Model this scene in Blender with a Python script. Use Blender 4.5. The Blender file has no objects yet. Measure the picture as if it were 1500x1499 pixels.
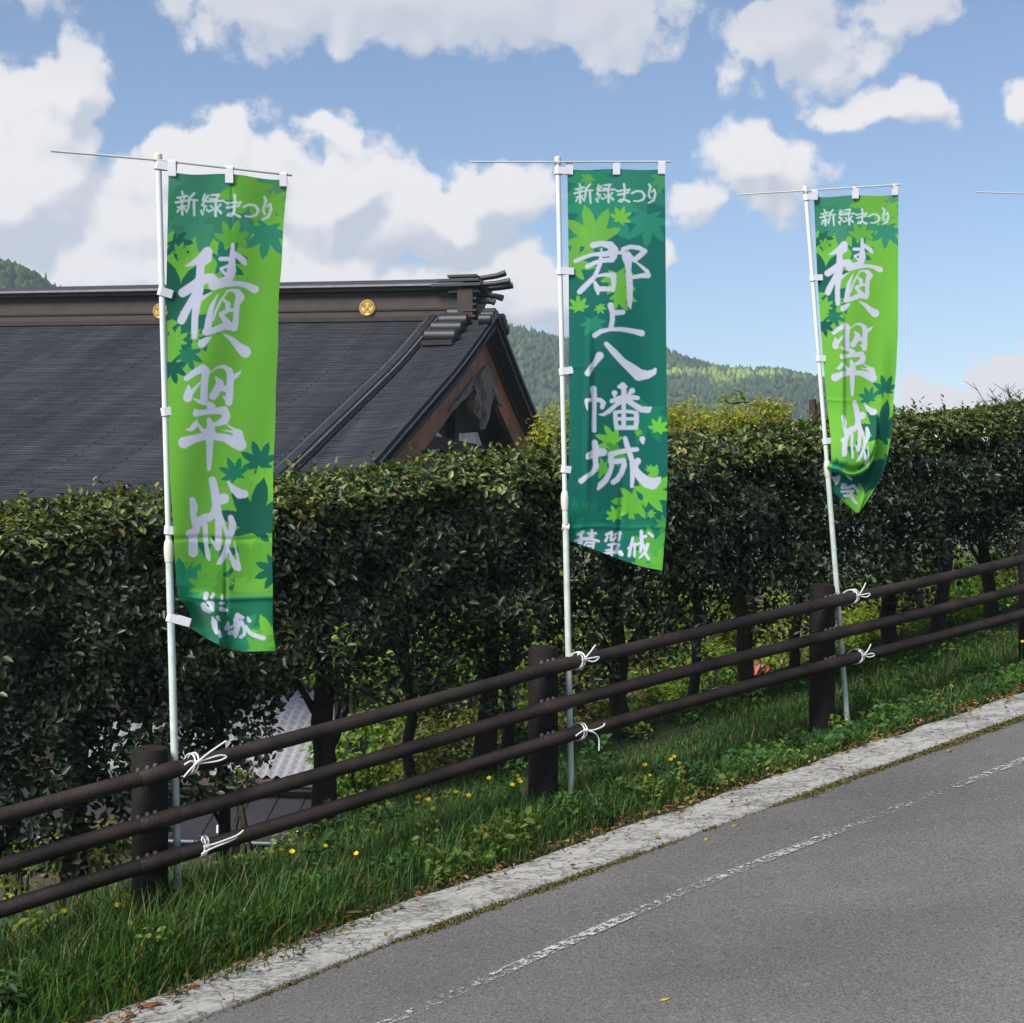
import bpy, math, random
import numpy as np
from mathutils import Vector

random.seed(7)
RNG = np.random.default_rng(11)
R = math.radians
S = bpy.context.scene
C = S.collection

# ------------------------------------------------------------------ camera
F = 2000.0            # focal length in photo pixels (photo is 1500 x 1499)
ZC = 1.6
cam = bpy.data.cameras.new('camera')
cam.sensor_fit = 'HORIZONTAL'
cam.sensor_width = 36.0
cam.lens = 36.0 * F / 1500.0
cam.clip_start = 0.05
cam.clip_end = 20000
cam_o = bpy.data.objects.new('camera', cam)
cam_o.location = (0, 0, ZC)
cam_o.rotation_euler = (R(90), 0, 0)
C.objects.link(cam_o)
S.camera = cam_o

# ------------------------------------------------------------------ light, sky, exposure
SUN_EL, SUN_AZ = R(45), R(-138)          # azimuth from +Y, positive to the right (+X)
sd = Vector((math.sin(SUN_AZ) * math.cos(SUN_EL), math.cos(SUN_AZ) * math.cos(SUN_EL), math.sin(SUN_EL)))
sun = bpy.data.lights.new('sun', 'SUN')
sun.energy = 4.2
sun.angle = R(25)
sun.color = (1.0, 0.95, 0.88)
sun_o = bpy.data.objects.new('sun', sun)
sun_o.rotation_euler = sd.to_track_quat('Z', 'Y').to_euler()
sun_o.location = sd * 60
C.objects.link(sun_o)
S.view_settings.view_transform = 'Standard'
S.view_settings.look = 'None'
S.view_settings.gamma = 1.0
S.view_settings.use_curve_mapping = False
S.view_settings.exposure = 0.7

world = bpy.data.worlds.new('World')
S.world = world
world.use_nodes = True


def N(t, typ, **kw):
    n = t.nodes.new(typ)
    for k, v in kw.items():
        if k == 'ins':
            for a, b in v.items():
                n.inputs[a].default_value = b
        else:
            setattr(n, k, v)
    return n


def L(t, a, b):
    t.links.new(a, b)


def cloud_group():
    """height field of the cloud heads over azimuth / elevation"""
    g = bpy.data.node_groups.new('cloud_field', 'ShaderNodeTree')
    g.interface.new_socket('P', in_out='INPUT', socket_type='NodeSocketVector')
    g.interface.new_socket('F', in_out='OUTPUT', socket_type='NodeSocketFloat')
    gi, go = N(g, 'NodeGroupInput'), N(g, 'NodeGroupOutput')
    n0 = N(g, 'ShaderNodeTexNoise', noise_dimensions='2D', ins={'Scale': 11.0, 'Detail': 3.0, 'Roughness': 0.6})
    L(g, gi.outputs[0], n0.inputs['Vector'])
    sc = N(g, 'ShaderNodeVectorMath', operation='MULTIPLY_ADD', ins={1: (0.07, 0.055, 0.0)})
    L(g, n0.outputs['Color'], sc.inputs[0])
    of = N(g, 'ShaderNodeVectorMath', operation='ADD', ins={1: (-0.035, -0.0275, 0.0)})
    L(g, gi.outputs[0], of.inputs[0]); L(g, of.outputs[0], sc.inputs[2])
    P = sc.outputs[0]
    last = None
    for (x, y, rx, ry, w) in CLOUDS:                 # centre and radii in picture units, as angles; weight
        s = N(g, 'ShaderNodeVectorMath', operation='MULTIPLY_ADD', ins={1: (F / rx, F / ry, 0), 2: (-(x - 750) / rx, -(750 - y) / ry, 0)})
        L(g, P, s.inputs[0])
        le = N(g, 'ShaderNodeVectorMath', operation='LENGTH')
        L(g, s.outputs[0], le.inputs[0])
        o = N(g, 'ShaderNodeMath', operation='MULTIPLY_ADD', ins={1: -w, 2: w})
        L(g, le.outputs['Value'], o.inputs[0])
        if last is None:
            last = o.outputs[0]
        else:
            mx = N(g, 'ShaderNodeMath', operation='SMOOTH_MAX', ins={2: 0.12})
            L(g, last, mx.inputs[0]); L(g, o.outputs[0], mx.inputs[1])
            last = mx.outputs[0]
    # broken cloud carries on outside the view
    n2 = N(g, 'ShaderNodeTexNoise', noise_dimensions='2D', ins={'Scale': 3.2, 'Detail': 2.0, 'Roughness': 0.5})
    L(g, P, n2.inputs['Vector'])
    far = N(g, 'ShaderNodeMath', operation='MULTIPLY_ADD', ins={1: 3.0, 2: -2.55})
    L(g, n2.outputs['Fac'], far.inputs[0])
    sx = N(g, 'ShaderNodeSeparateXYZ')
    L(g, P, sx.inputs[0])
    ab = N(g, 'ShaderNodeMath', operation='ABSOLUTE'); L(g, sx.outputs[0], ab.inputs[0])
    mr1 = N(g, 'ShaderNodeMapRange', ins={1: 0.42, 2: 0.75, 3: 0.0, 4: 1.0}); L(g, ab.outputs[0], mr1.inputs[0])
    mr2 = N(g, 'ShaderNodeMapRange', ins={1: 0.42, 2: 0.65, 3: 0.0, 4: 1.0}); L(g, sx.outputs[1], mr2.inputs[0])
    om = N(g, 'ShaderNodeMath', operation='MAXIMUM'); L(g, mr1.outputs[0], om.inputs[0]); L(g, mr2.outputs[0], om.inputs[1])
    fa = N(g, 'ShaderNodeMath', operation='ADD'); L(g, far.outputs[0], fa.inputs[0]); L(g, om.outputs[0], fa.inputs[1])
    mx = N(g, 'ShaderNodeMath', operation='MAXIMUM'); L(g, last, mx.inputs[0]); L(g, fa.outputs[0], mx.inputs[1])
    # cauliflower heads: rounded cells at two sizes
    tot = mx.outputs[0]
    for (sc_, am) in ((15.0, .42), (36.0, .24)):
        vo = N(g, 'ShaderNodeTexVoronoi', feature='F1', voronoi_dimensions='2D', ins={'Scale': sc_})
        L(g, P, vo.inputs['Vector'])
        sq = N(g, 'ShaderNodeMath', operation='POWER', ins={1: 1.5}); L(g, vo.outputs['Distance'], sq.inputs[0])
        a3 = N(g, 'ShaderNodeMath', operation='MULTIPLY_ADD', ins={1: -am * 1.7, 2: am * 0.5})
        L(g, sq.outputs[0], a3.inputs[0])
        ad2 = N(g, 'ShaderNodeMath', operation='ADD'); L(g, tot, ad2.inputs[0]); L(g, a3.outputs[0], ad2.inputs[1])
        tot = ad2.outputs[0]
    L(g, tot, go.inputs[0])
    return g


CLOUDS = [
    (50, 325, 175, 170, 1.5), (112, 200, 66, 92, 1.1), (200, 330, 110, 100, 1.0), (330, 275, 110, 100, 1.3), (480, 300, 120, 105, 1.3), (470, 225, 50, 40, .8),
    (620, 330, 170, 80, 1.3), (720, 290, 95, 65, 1.0), (380, 425, 620, 85, 1.2), (775, 440, 75, 90, .9),
    (640, 10, 400, 100, 1.0), (360, 60, 130, 55, .7), (870, 50, 160, 75, .9), (20, 30, 120, 75, .75),
    (1165, 95, 120, 82, 1.0), (1285, 68, 70, 48, .7), (1350, 205, 150, 34, .8), (1475, 205, 90, 36, .75),
    (1090, 265, 105, 62, .95), (1020, 300, 50, 45, .7), (985, 390, 30, 50, .5),
    (1480, 560, 105, 60, 1.1), (1360, 602, 110, 30, .9),
]


def build_world():
    t = world.node_tree
    t.nodes.clear()
    out = N(t, 'ShaderNodeOutputWorld')
    bg = N(t, 'ShaderNodeBackground', ins={'Strength': 0.08})
    L(t, bg.outputs[0], out.inputs[0])
    sky = N(t, 'ShaderNodeTexSky', sky_type='NISHITA', sun_disc=False, sun_elevation=SUN_EL, sun_rotation=SUN_AZ,
            altitude=300, air_density=1.0, dust_density=0.2, ozone_density=2.0)
    tc = N(t, 'ShaderNodeTexCoord')
    nm = N(t, 'ShaderNodeVectorMath', operation='NORMALIZE'); L(t, tc.outputs['Generated'], nm.inputs[0])
    sp = N(t, 'ShaderNodeSeparateXYZ'); L(t, nm.outputs[0], sp.inputs[0])
    az = N(t, 'ShaderNodeMath', operation='ARCTAN2'); L(t, sp.outputs[0], az.inputs[0]); L(t, sp.outputs[1], az.inputs[1])
    el = N(t, 'ShaderNodeMath', operation='ARCSINE'); L(t, sp.outputs[2], el.inputs[0])
    cb = N(t, 'ShaderNodeCombineXYZ'); L(t, az.outputs[0], cb.inputs[0]); L(t, el.outputs[0], cb.inputs[1])
    grp = cloud_group()
    g1 = N(t, 'ShaderNodeGroup'); g1.node_tree = grp
    g2 = N(t, 'ShaderNodeGroup'); g2.node_tree = grp
    L(t, cb.outputs[0], g1.inputs[0])
    of = N(t, 'ShaderNodeVectorMath', operation='ADD', ins={1: (-0.008, 0.016, 0)})
    L(t, cb.outputs[0], of.inputs[0]); L(t, of.outputs[0], g2.inputs[0])
    n3 = N(t, 'ShaderNodeTexNoise', noise_dimensions='2D', ins={'Scale': 34.0, 'Detail': 6.0, 'Roughness': 0.66})
    L(t, cb.outputs[0], n3.inputs['Vector'])
    a3 = N(t, 'ShaderNodeMath', operation='MULTIPLY_ADD', ins={1: 0.85, 2: -0.425}); L(t, n3.outputs['Fac'], a3.inputs[0])
    fin = N(t, 'ShaderNodeMath', operation='ADD'); L(t, g1.outputs[0], fin.inputs[0]); L(t, a3.outputs[0], fin.inputs[1])
    cov = N(t, 'ShaderNodeMapRange', interpolation_type='SMOOTHSTEP', ins={1: -0.04, 2: 0.30, 3: 0.0, 4: 0.97}); L(t, fin.outputs[0], cov.inputs[0])
    df0 = N(t, 'ShaderNodeMath', operation='SUBTRACT'); L(t, g1.outputs[0], df0.inputs[0]); L(t, g2.outputs[0], df0.inputs[1])
    df = N(t, 'ShaderNodeMath', operation='MULTIPLY_ADD', ins={1: 0.35}); L(t, a3.outputs[0], df.inputs[0]); L(t, df0.outputs[0], df.inputs[2])
    lit = N(t, 'ShaderNodeMapRange', interpolation_type='SMOOTHSTEP', ins={1: -0.42, 2: 0.24, 3: 0.0, 4: 1.0}); L(t, df.outputs[0], lit.inputs[0])
    # higher up one looks at the shaded undersides
    und = N(t, 'ShaderNodeMapRange', ins={1: 0.28, 2: 0.35, 3: 1.0, 4: 0.28}); L(t, el.outputs[0], und.inputs[0])
    lit2 = N(t, 'ShaderNodeMath', operation='MULTIPLY'); L(t, lit.outputs[0], lit2.inputs[0]); L(t, und.outputs[0], lit2.inputs[1])
    lit = lit2
    # high clouds in the upper part are seen from below: greyer
    ccol = N(t, 'ShaderNodeMix', data_type='RGBA'); 
    ccol.inputs[6].default_value = (4.5, 4.85, 5.6, 1); ccol.inputs[7].default_value = (7.2, 7.05, 7.1, 1)
    L(t, lit.outputs[0], ccol.inputs[0])
    mix = N(t, 'ShaderNodeMix', data_type='RGBA')
    hs = N(t, 'ShaderNodeMix', data_type='RGBA', blend_type='MULTIPLY', ins={0: 1.0}); hs.inputs[7].default_value = (1.10, 1.10, 1.12, 1)
    L(t, sky.outputs[0], hs.inputs[6])
    L(t, cov.outputs[0], mix.inputs[0]); L(t, hs.outputs[2], mix.inputs[6]); L(t, ccol.outputs[2], mix.inputs[7])
    L(t, mix.outputs[2], bg.inputs[0])
    world.cycles.sampling_method = 'MANUAL'
    world.cycles.sample_map_resolution = 512


build_world()


# ------------------------------------------------------------------ helpers
def srgb(r, g, b):
    f = lambda c: (c / 255 / 12.92) if c / 255 <= 0.04045 else ((c / 255 + 0.055) / 1.055) ** 2.4
    return (f(r), f(g), f(b))


def px(x, y, d):
    """point seen at photo pixel (x, y) at depth d in metres along the view axis"""
    return Vector(((x - 750) * d / F, d, ZC + (750 - y) * d / F))


U2 = np.array([1.5, 1.05]); U2 = U2 / np.linalg.norm(U2)
V2 = np.array([U2[1], -U2[0]])               # towards the road
P0 = np.array([-1.359, 5.125])               # foot of the first post
SPAN = 1.831


def W(a, b, z=0.0):
    p = P0 + U2 * a + V2 * b
    return Vector((p[0], p[1], z))


def ab_of(x, y):
    d = np.array([x, y]) - P0
    return float(d @ U2), float(d @ V2)


def GR(a):
    return 0.13 * 60 * np.tanh(np.asarray(a) / 60.0)


def ground(a, b):
    a = np.asarray(a, float); b = np.asarray(b, float)
    z = GR(a)
    e = np.interp(a, [-50, .6, 2.2, 60], [-.42, -.42, -1.25, -1.35])
    k = np.clip((e - b) / 14.0, 0, 1)
    k2 = 1 - (1 - k) ** 2
    low = -7.0
    return z * (1 - k2) + low * k2


class MB:
    def __init__(s):
        s.v = []; s.f = []

    def add(s, vs, fs):
        o = len(s.v)
        s.v += [tuple(v) for v in vs]
        s.f += [tuple(i + o for i in f) for f in fs]

    def box(s, c, sx, sy, sz, ax=None):
        ax = ax or (Vector((1, 0, 0)), Vector((0, 1, 0)), Vector((0, 0, 1)))
        c = Vector(c)
        vs = []
        for i in (-1, 1):
            for j in (-1, 1):
                for k in (-1, 1):
                    vs.append(c + ax[0] * (i * sx / 2) + ax[1] * (j * sy / 2) + ax[2] * (k * sz / 2))
        s.add(vs, [(0, 1, 3, 2), (4, 6, 7, 5), (0, 4, 5, 1), (2, 3, 7, 6), (0, 2, 6, 4), (1, 5, 7, 3)])

    def tube(s, pts, rad, n=8, cap=True, closed=False):
        pts = [Vector(p) for p in pts]
        m = len(pts)
        if not hasattr(rad, '__len__'):
            rad = [rad] * m
        vs = []; prev = None
        for i, p in enumerate(pts):
            if closed:
                t = pts[(i + 1) % m] - pts[i - 1]
            else:
                t = pts[min(i + 1, m - 1)] - pts[max(i - 1, 0)]
            t.normalize()
            if prev is None:
                ref = Vector((0, 0, 1)) if abs(t.z) < 0.9 else Vector((1, 0, 0))
            else:
                ref = prev
            x = ref - t * ref.dot(t)
            x.normalize(); prev = x
            y = t.cross(x)
            for k in range(n):
                a = 2 * math.pi * k / n
                vs.append(p + (x * math.cos(a) + y * math.sin(a)) * rad[i])
        fs = []
        for i in range(m if closed else m - 1):
            j = (i + 1) % m
            for k in range(n):
                fs.append((i * n + k, i * n + (k + 1) % n, j * n + (k + 1) % n, j * n + k))
        if cap and not closed:
            fs.append(tuple(range(n - 1, -1, -1)))
            fs.append(tuple((m - 1) * n + k for k in range(n)))
        s.add(vs, fs)

    def lathe(s, c, prof, n=20, axis=Vector((0, 0, 1))):
        c = Vector(c)
        s.tube([c + axis * h for h, r in prof], [max(r, 1e-4) for h, r in prof], n)

    def prism(s, poly, org, ex, ey, en, thick):
        """extruded outline: poly in (ex, ey) at org, thickness along en"""
        n = len(poly)
        org = Vector(org)
        fr = [org + ex * p[0] + ey * p[1] + en * (thick / 2) for p in poly]
        bk = [org + ex * p[0] + ey * p[1] - en * (thick / 2) for p in poly]
        fs = [tuple(range(n)), tuple(range(2 * n - 1, n - 1, -1))]
        for i in range(n):
            j = (i + 1) % n
            fs.append((i, i + n, j + n, j))
        s.add(fr + bk, fs)

    def build(s, name, mat, parent=None, smooth=False):
        me = bpy.data.meshes.new(name)
        me.from_pydata(s.v, [], s.f)
        me.update()
        if smooth:
            me.polygons.foreach_set('use_smooth', [True] * len(me.polygons))
            try:
                me.set_sharp_from_angle(angle=R(40))
            except Exception:
                pass
        return link(name, me, mat, parent)


def link(name, me, mat, parent=None):
    o = bpy.data.objects.new(name, me)
    if mat is not None and me is not None and len(me.materials) == 0:
        me.materials.append(mat)
    C.objects.link(o)
    if parent is not None:
        o.parent = parent
        o.matrix_parent_inverse = parent_inv(parent)
    return o


def parent_inv(p):
    from mathutils import Matrix
    m = Matrix.Translation(-p.location) if p.parent is None else (Matrix.Translation(-p.location) if p.type == 'EMPTY' else Matrix.Identity(4))
    return m


def thing(name, loc, label, cat, group=None):
    o = bpy.data.objects.new(name, None)
    o.location = loc
    o.empty_display_size = 0.1
    C.objects.link(o)
    tag(o, label, cat, group)
    return o


def tag(o, label=None, cat=None, group=None, kind=None):
    if label: o['label'] = label
    if cat: o['category'] = cat
    if group: o['group'] = group
    if kind: o['kind'] = kind
    return o


def fast_mesh(name, V, Q, cols=None, smooth=False):
    """V (n,3), Q (m,4) quads"""
    me = bpy.data.meshes.new(name)
    V = np.ascontiguousarray(V, dtype=np.float32); Q = np.ascontiguousarray(Q, dtype=np.int32)
    me.vertices.add(len(V)); me.vertices.foreach_set('co', V.ravel())
    m, k = Q.shape
    me.loops.add(m * k); me.loops.foreach_set('vertex_index', Q.ravel())
    me.polygons.add(m)
    me.polygons.foreach_set('loop_start', np.arange(0, m * k, k, dtype=np.int32))
    try:
        me.polygons.foreach_set('loop_total', np.full(m, k, dtype=np.int32))
    except Exception:
        pass
    if smooth:
        me.polygons.foreach_set('use_smooth', np.ones(m, dtype=bool))
    me.update(calc_edges=True)
    me.validate()
    if cols is not None:
        at = me.attributes.new('Col', 'FLOAT_COLOR', 'POINT')
        c4 = np.ones((len(V), 4), np.float32); c4[:, :3] = cols
        at.data.foreach_set('color', c4.ravel())
    return me


def vnoise(p, seed=0):
    """vectorised value noise, p (n,3) -> 0..1"""
    p = np.asarray(p, float)
    i = np.floor(p).astype(np.int64); f = p - i
    f = f * f * (3 - 2 * f)

    def h(x, y, z):
        n = (x * 374761393 + y * 668265263 + z * 2147483647 + seed * 1274126177) & 0xffffffff
        n = ((n ^ (n >> 13)) * 1274126177) & 0xffffffff
        return ((n ^ (n >> 16)) & 0xffff) / 65535.0
    r = 0
    for dx in (0, 1):
        for dy in (0, 1):
            for dz in (0, 1):
                w = (f[:, 0] if dx else 1 - f[:, 0]) * (f[:, 1] if dy else 1 - f[:, 1]) * (f[:, 2] if dz else 1 - f[:, 2])
                r = r + w * h(i[:, 0] + dx, i[:, 1] + dy, i[:, 2] + dz)
    return r


# ------------------------------------------------------------------ materials
def new_mat(name):
    m = bpy.data.materials.new(name)
    m.use_nodes = True
    t = m.node_tree
    return m, t, t.nodes['Principled BSDF'], t.nodes['Material Output']


def mat_plain(name, col, rough=0.6, metal=0.0, var=0.15, scale=8.0, bump=0.0, bscale=60.0, spec=0.5):
    m, t, b, o = new_mat(name)
    b.inputs['Roughness'].default_value = rough
    b.inputs['Metallic'].default_value = metal
    b.inputs['Specular IOR Level'].default_value = spec
    tc = N(t, 'ShaderNodeTexCoord')
    nz = N(t, 'ShaderNodeTexNoise', ins={'Scale': scale, 'Detail': 6.0, 'Roughness': 0.6})
    L(t, tc.outputs['Object'], nz.inputs['Vector'])
    cr = N(t, 'ShaderNodeValToRGB')
    cr.color_ramp.elements[0].position = 0.3; cr.color_ramp.elements[1].position = 0.7
    cr.color_ramp.elements[0].color = tuple(c * (1 - var) for c in col) + (1,)
    cr.color_ramp.elements[1].color = tuple(min(1, c * (1 + var)) for c in col) + (1,)
    L(t, nz.outputs['Fac'], cr.inputs[0]); L(t, cr.outputs[0], b.inputs['Base Color'])
    if bump:
        n2 = N(t, 'ShaderNodeTexNoise', ins={'Scale': bscale, 'Detail': 5.0})
        L(t, tc.outputs['Object'], n2.inputs['Vector'])
        bp = N(t, 'ShaderNodeBump', ins={'Strength': bump, 'Distance': 0.01})
        L(t, n2.outputs['Fac'], bp.inputs['Height']); L(t, bp.outputs[0], b.inputs['Normal'])
    return m


def mat_leaf(name, rough=0.45, trans=0.35, spec=0.5, bright=1.0):
    m, t, b, o = new_mat(name)
    at = N(t, 'ShaderNodeAttribute', attribute_name='Col')
    b.inputs['Roughness'].default_value = rough
    b.inputs['Specular IOR Level'].default_value = spec
    L(t, at.outputs['Color'], b.inputs['Base Color'])
    tr = N(t, 'ShaderNodeBsdfTranslucent')
    hs = N(t, 'ShaderNodeMix', data_type='RGBA', blend_type='MULTIPLY', ins={0: 1.0}); hs.inputs[7].default_value = (1.5 * bright, 1.5 * bright, 0.6 * bright, 1)
    L(t, at.outputs['Color'], hs.inputs[6]); L(t, hs.outputs[2], tr.inputs['Color'])
    mx = N(t, 'ShaderNodeMixShader', ins={0: trans})
    L(t, b.outputs[0], mx.inputs[1]); L(t, tr.outputs[0], mx.inputs[2]); L(t, mx.outputs[0], o.inputs[0])
    return m


def mat_cloth():
    m, t, b, o = new_mat('printed_cloth')
    at = N(t, 'ShaderNodeAttribute', attribute_name='Col')
    b.inputs['Roughness'].default_value = 0.75
    b.inputs['Specular IOR Level'].default_value = 0.25
    b.inputs['Sheen Weight'].default_value = 0.15
    L(t, at.outputs['Color'], b.inputs['Base Color'])
    tc = N(t, 'ShaderNodeTexCoord')
    nz = N(t, 'ShaderNodeTexNoise', ins={'Scale': 9.0, 'Detail': 4.0})
    L(t, tc.outputs['Object'], nz.inputs['Vector'])
    wv = N(t, 'ShaderNodeTexNoise', ins={'Scale': 700.0, 'Detail': 1.0})
    L(t, tc.outputs['Object'], wv.inputs['Vector'])
    b1 = N(t, 'ShaderNodeBump', ins={'Strength': 0.12, 'Distance': 0.02}); L(t, nz.outputs['Fac'], b1.inputs['Height'])
    b2 = N(t, 'ShaderNodeBump', ins={'Strength': 0.15, 'Distance': 0.001}); L(t, wv.outputs['Fac'], b2.inputs['Height'])
    L(t, b1.outputs[0], b2.inputs['Normal']); L(t, b2.outputs[0], b.inputs['Normal'])
    tr = N(t, 'ShaderNodeBsdfTranslucent'); L(t, at.outputs['Color'], tr.inputs['Color'])
    mx = N(t, 'ShaderNodeMixShader', ins={0: 0.4})
    L(t, b.outputs[0], mx.inputs[1]); L(t, tr.outputs[0], mx.inputs[2]); L(t, mx.outputs[0], o.inputs[0])
    return m


def mat_asphalt():
    m, t, b, o = new_mat('asphalt')
    tc = N(t, 'ShaderNodeTexCoord')
    v = tc.outputs['Object']
    big = N(t, 'ShaderNodeTexNoise', ins={'Scale': 0.9, 'Detail': 5.0, 'Roughness': 0.6}); L(t, v, big.inputs['Vector'])
    fine = N(t, 'ShaderNodeTexVoronoi', ins={'Scale': 95.0}); L(t, v, fine.inputs['Vector'])
    sp = N(t, 'ShaderNodeTexNoise', ins={'Scale': 130.0, 'Detail': 3.0, 'Roughness': 0.7}); L(t, v, sp.inputs['Vector'])
    cr = N(t, 'ShaderNodeValToRGB')
    cr.color_ramp.elements[0].position = 0.3; cr.color_ramp.elements[0].color = (0.082, 0.078, 0.076, 1)
    cr.color_ramp.elements[1].position = 0.75; cr.color_ramp.elements[1].color = (0.125, 0.121, 0.118, 1)
    L(t, big.outputs['Fac'], cr.inputs[0])
    gr = N(t, 'ShaderNodeValToRGB')
    gr.color_ramp.elements[0].position = 0.33; gr.color_ramp.elements[0].color = (0.40, 0.40, 0.40, 1)
    gr.color_ramp.elements[1].position = 0.66; gr.color_ramp.elements[1].color = (1.5, 1.5, 1.5, 1)
    L(t, sp.outputs['Fac'], gr.inputs[0])
    mx = N(t, 'ShaderNodeMix', data_type='RGBA', blend_type='MULTIPLY', ins={0: 0.75})
    L(t, cr.outputs[0], mx.inputs[6]); L(t, gr.outputs[0], mx.inputs[7])
    # single pale and dark stones
    sc = N(t, 'ShaderNodeSeparateColor'); L(t, fine.outputs['Color'], sc.inputs[0])
    st = N(t, 'ShaderNodeMath', operation='GREATER_THAN', ins={1: 0.965}); L(t, sc.outputs[0], st.inputs[0])
    m2 = N(t, 'ShaderNodeMix', data_type='RGBA', ins={}); m2.inputs[7].default_value = (0.22, 0.215, 0.21, 1)
    sf = N(t, 'ShaderNodeMath', operation='MULTIPLY', ins={1: 0.22}); L(t, st.outputs[0], sf.inputs[0])
    L(t, sf.outputs[0], m2.inputs[0]); L(t, mx.outputs[2], m2.inputs[6])
    pit = N(t, 'ShaderNodeTexNoise', ins={'Scale': 55.0, 'Detail': 5.0, 'Roughness': 0.75}); L(t, v, pit.inputs['Vector'])
    pr = N(t, 'ShaderNodeMapRange', ins={1: 0.30, 2: 0.46, 3: 0.55, 4: 1.0}); L(t, pit.outputs['Fac'], pr.inputs[0])
    # wheel-polished tracks along the road
    mp = N(t, 'ShaderNodeMapping', ins={'Rotation': (0, 0, -math.atan2(U2[1], U2[0])), 'Scale': (0.12, 1.1, 1.0)}); L(t, v, mp.inputs[0])
    tk = N(t, 'ShaderNodeTexNoise', ins={'Scale': 1.6, 'Detail': 4.0}); L(t, mp.outputs[0], tk.inputs['Vector'])
    tr = N(t, 'ShaderNodeMapRange', ins={1: 0.3, 2: 0.7, 3: 0.86, 4: 1.14}); L(t, tk.outputs['Fac'], tr.inputs[0])
    pm = N(t, 'ShaderNodeMath', operation='MULTIPLY'); L(t, pr.outputs[0], pm.inputs[0]); L(t, tr.outputs[0], pm.inputs[1])
    fc = N(t, 'ShaderNodeVectorMath', operation='SCALE'); L(t, m2.outputs[2], fc.inputs[0]); L(t, pm.outputs[0], fc.inputs['Scale'])
    L(t, fc.outputs[0], b.inputs['Base Color'])
    b.inputs['Roughness'].default_value = 0.82
    b.inputs['Specular IOR Level'].default_value = 0.35
    bp = N(t, 'ShaderNodeBump', ins={'Strength': 0.6, 'Distance': 0.004})
    L(t, sp.outputs['Fac'], bp.inputs['Height']); L(t, bp.outputs[0], b.inputs['Normal'])
    return m


def mat_worn_paint(name, paint, under_alpha=True, scale=14.0, thr=0.5):
    """worn paint: bare patches are let through to the surface below"""
    m, t, b, o = new_mat(name)
    tc = N(t, 'ShaderNodeTexCoord')
    n1 = N(t, 'ShaderNodeTexNoise', ins={'Scale': scale, 'Detail': 7.0, 'Roughness': 0.75}); L(t, tc.outputs['Object'], n1.inputs['Vector'])
    n2 = N(t, 'ShaderNodeTexNoise', ins={'Scale': 1.3, 'Detail': 2.0}); L(t, tc.outputs['Object'], n2.inputs['Vector'])
    ad = N(t, 'ShaderNodeMath', operation='MULTIPLY_ADD', ins={1: 0.42}); L(t, n2.outputs['Fac'], ad.inputs[0]); L(t, n1.outputs['Fac'], ad.inputs[2])
    mr = N(t, 'ShaderNodeMapRange', ins={1: thr + 0.19, 2: thr + 0.27, 3: 0.0, 4: 1.0}); L(t, ad.outputs[0], mr.inputs[0])
    b.inputs['Base Color'].default_value = paint + (1,)
    b.inputs['Roughness'].default_value = 0.7
    L(t, mr.outputs[0], b.inputs['Alpha'])
    return m


def mat_kerb():
    m, t, b, o = new_mat('weathered_concrete')
    tc = N(t, 'ShaderNodeTexCoord')
    mp = N(t, 'ShaderNodeMapping', ins={'Rotation': (0, 0, -math.atan2(U2[1], U2[0])), 'Scale': (0.5, 1.0, 1.0)})
    L(t, tc.outputs['Object'], mp.inputs[0])
    v = mp.outputs[0]
    n1 = N(t, 'ShaderNodeTexNoise', ins={'Scale': 7.0, 'Detail': 9.0, 'Roughness': 0.78}); L(t, v, n1.inputs['Vector'])
    n2 = N(t, 'ShaderNodeTexNoise', ins={'Scale': 60.0, 'Detail': 6.0, 'Roughness': 0.8}); L(t, v, n2.inputs['Vector'])
    cr = N(t, 'ShaderNodeValToRGB')
    e = cr.color_ramp.elements
    e[0].position = 0.40; e[0].color = (0.12, 0.115, 0.105, 1)
    e[1].position = 0.60; e[1].color = (0.32, 0.315, 0.30, 1)
    k = e.new(0.465); k.color = (0.19, 0.185, 0.175, 1)
    k = e.new(0.495); k.color = (0.28, 0.275, 0.26, 1)
    ad = N(t, 'ShaderNodeMix', data_type='FLOAT', ins={0: 0.5}); L(t, n1.outputs['Fac'], ad.inputs[2]); L(t, n2.outputs['Fac'], ad.inputs[3])
    L(t, ad.outputs[0], cr.inputs[0])
    # cracks
    wn = N(t, 'ShaderNodeTexNoise', ins={'Scale': 6.0, 'Detail': 4.0}); L(t, v, wn.inputs['Vector'])
    wm = N(t, 'ShaderNodeMix', data_type='VECTOR', ins={0: 0.4}); L(t, v, wm.inputs[4]); L(t, wn.outputs['Color'], wm.inputs[5])
    vo = N(t, 'ShaderNodeTexVoronoi', feature='DISTANCE_TO_EDGE', ins={'Scale': 13.0}); L(t, wm.outputs[1], vo.inputs['Vector'])
    ck = N(t, 'ShaderNodeMapRange', ins={1: 0.0, 2: 0.05, 3: 0.3, 4: 1.0}); L(t, vo.outputs['Distance'], ck.inputs[0])
    mx = N(t, 'ShaderNodeMix', data_type='RGBA'); mx.inputs[6].default_value = (0.05, 0.045, 0.04, 1)
    L(t, ck.outputs[0], mx.inputs[0]); L(t, cr.outputs[0], mx.inputs[7]); L(t, mx.outputs[2], b.inputs['Base Color'])
    b.inputs['Roughness'].default_value = 0.9
    hh = N(t, 'ShaderNodeMath', operation='MULTIPLY_ADD', ins={1: 0.5}); L(t, ck.outputs[0], hh.inputs[0]); L(t, n2.outputs['Fac'], hh.inputs[2])
    bp = N(t, 'ShaderNodeBump', ins={'Strength': 0.7, 'Distance': 0.008}); L(t, hh.outputs[0], bp.inputs['Height']); L(t, bp.outputs[0], b.inputs['Normal'])
    return m


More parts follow.
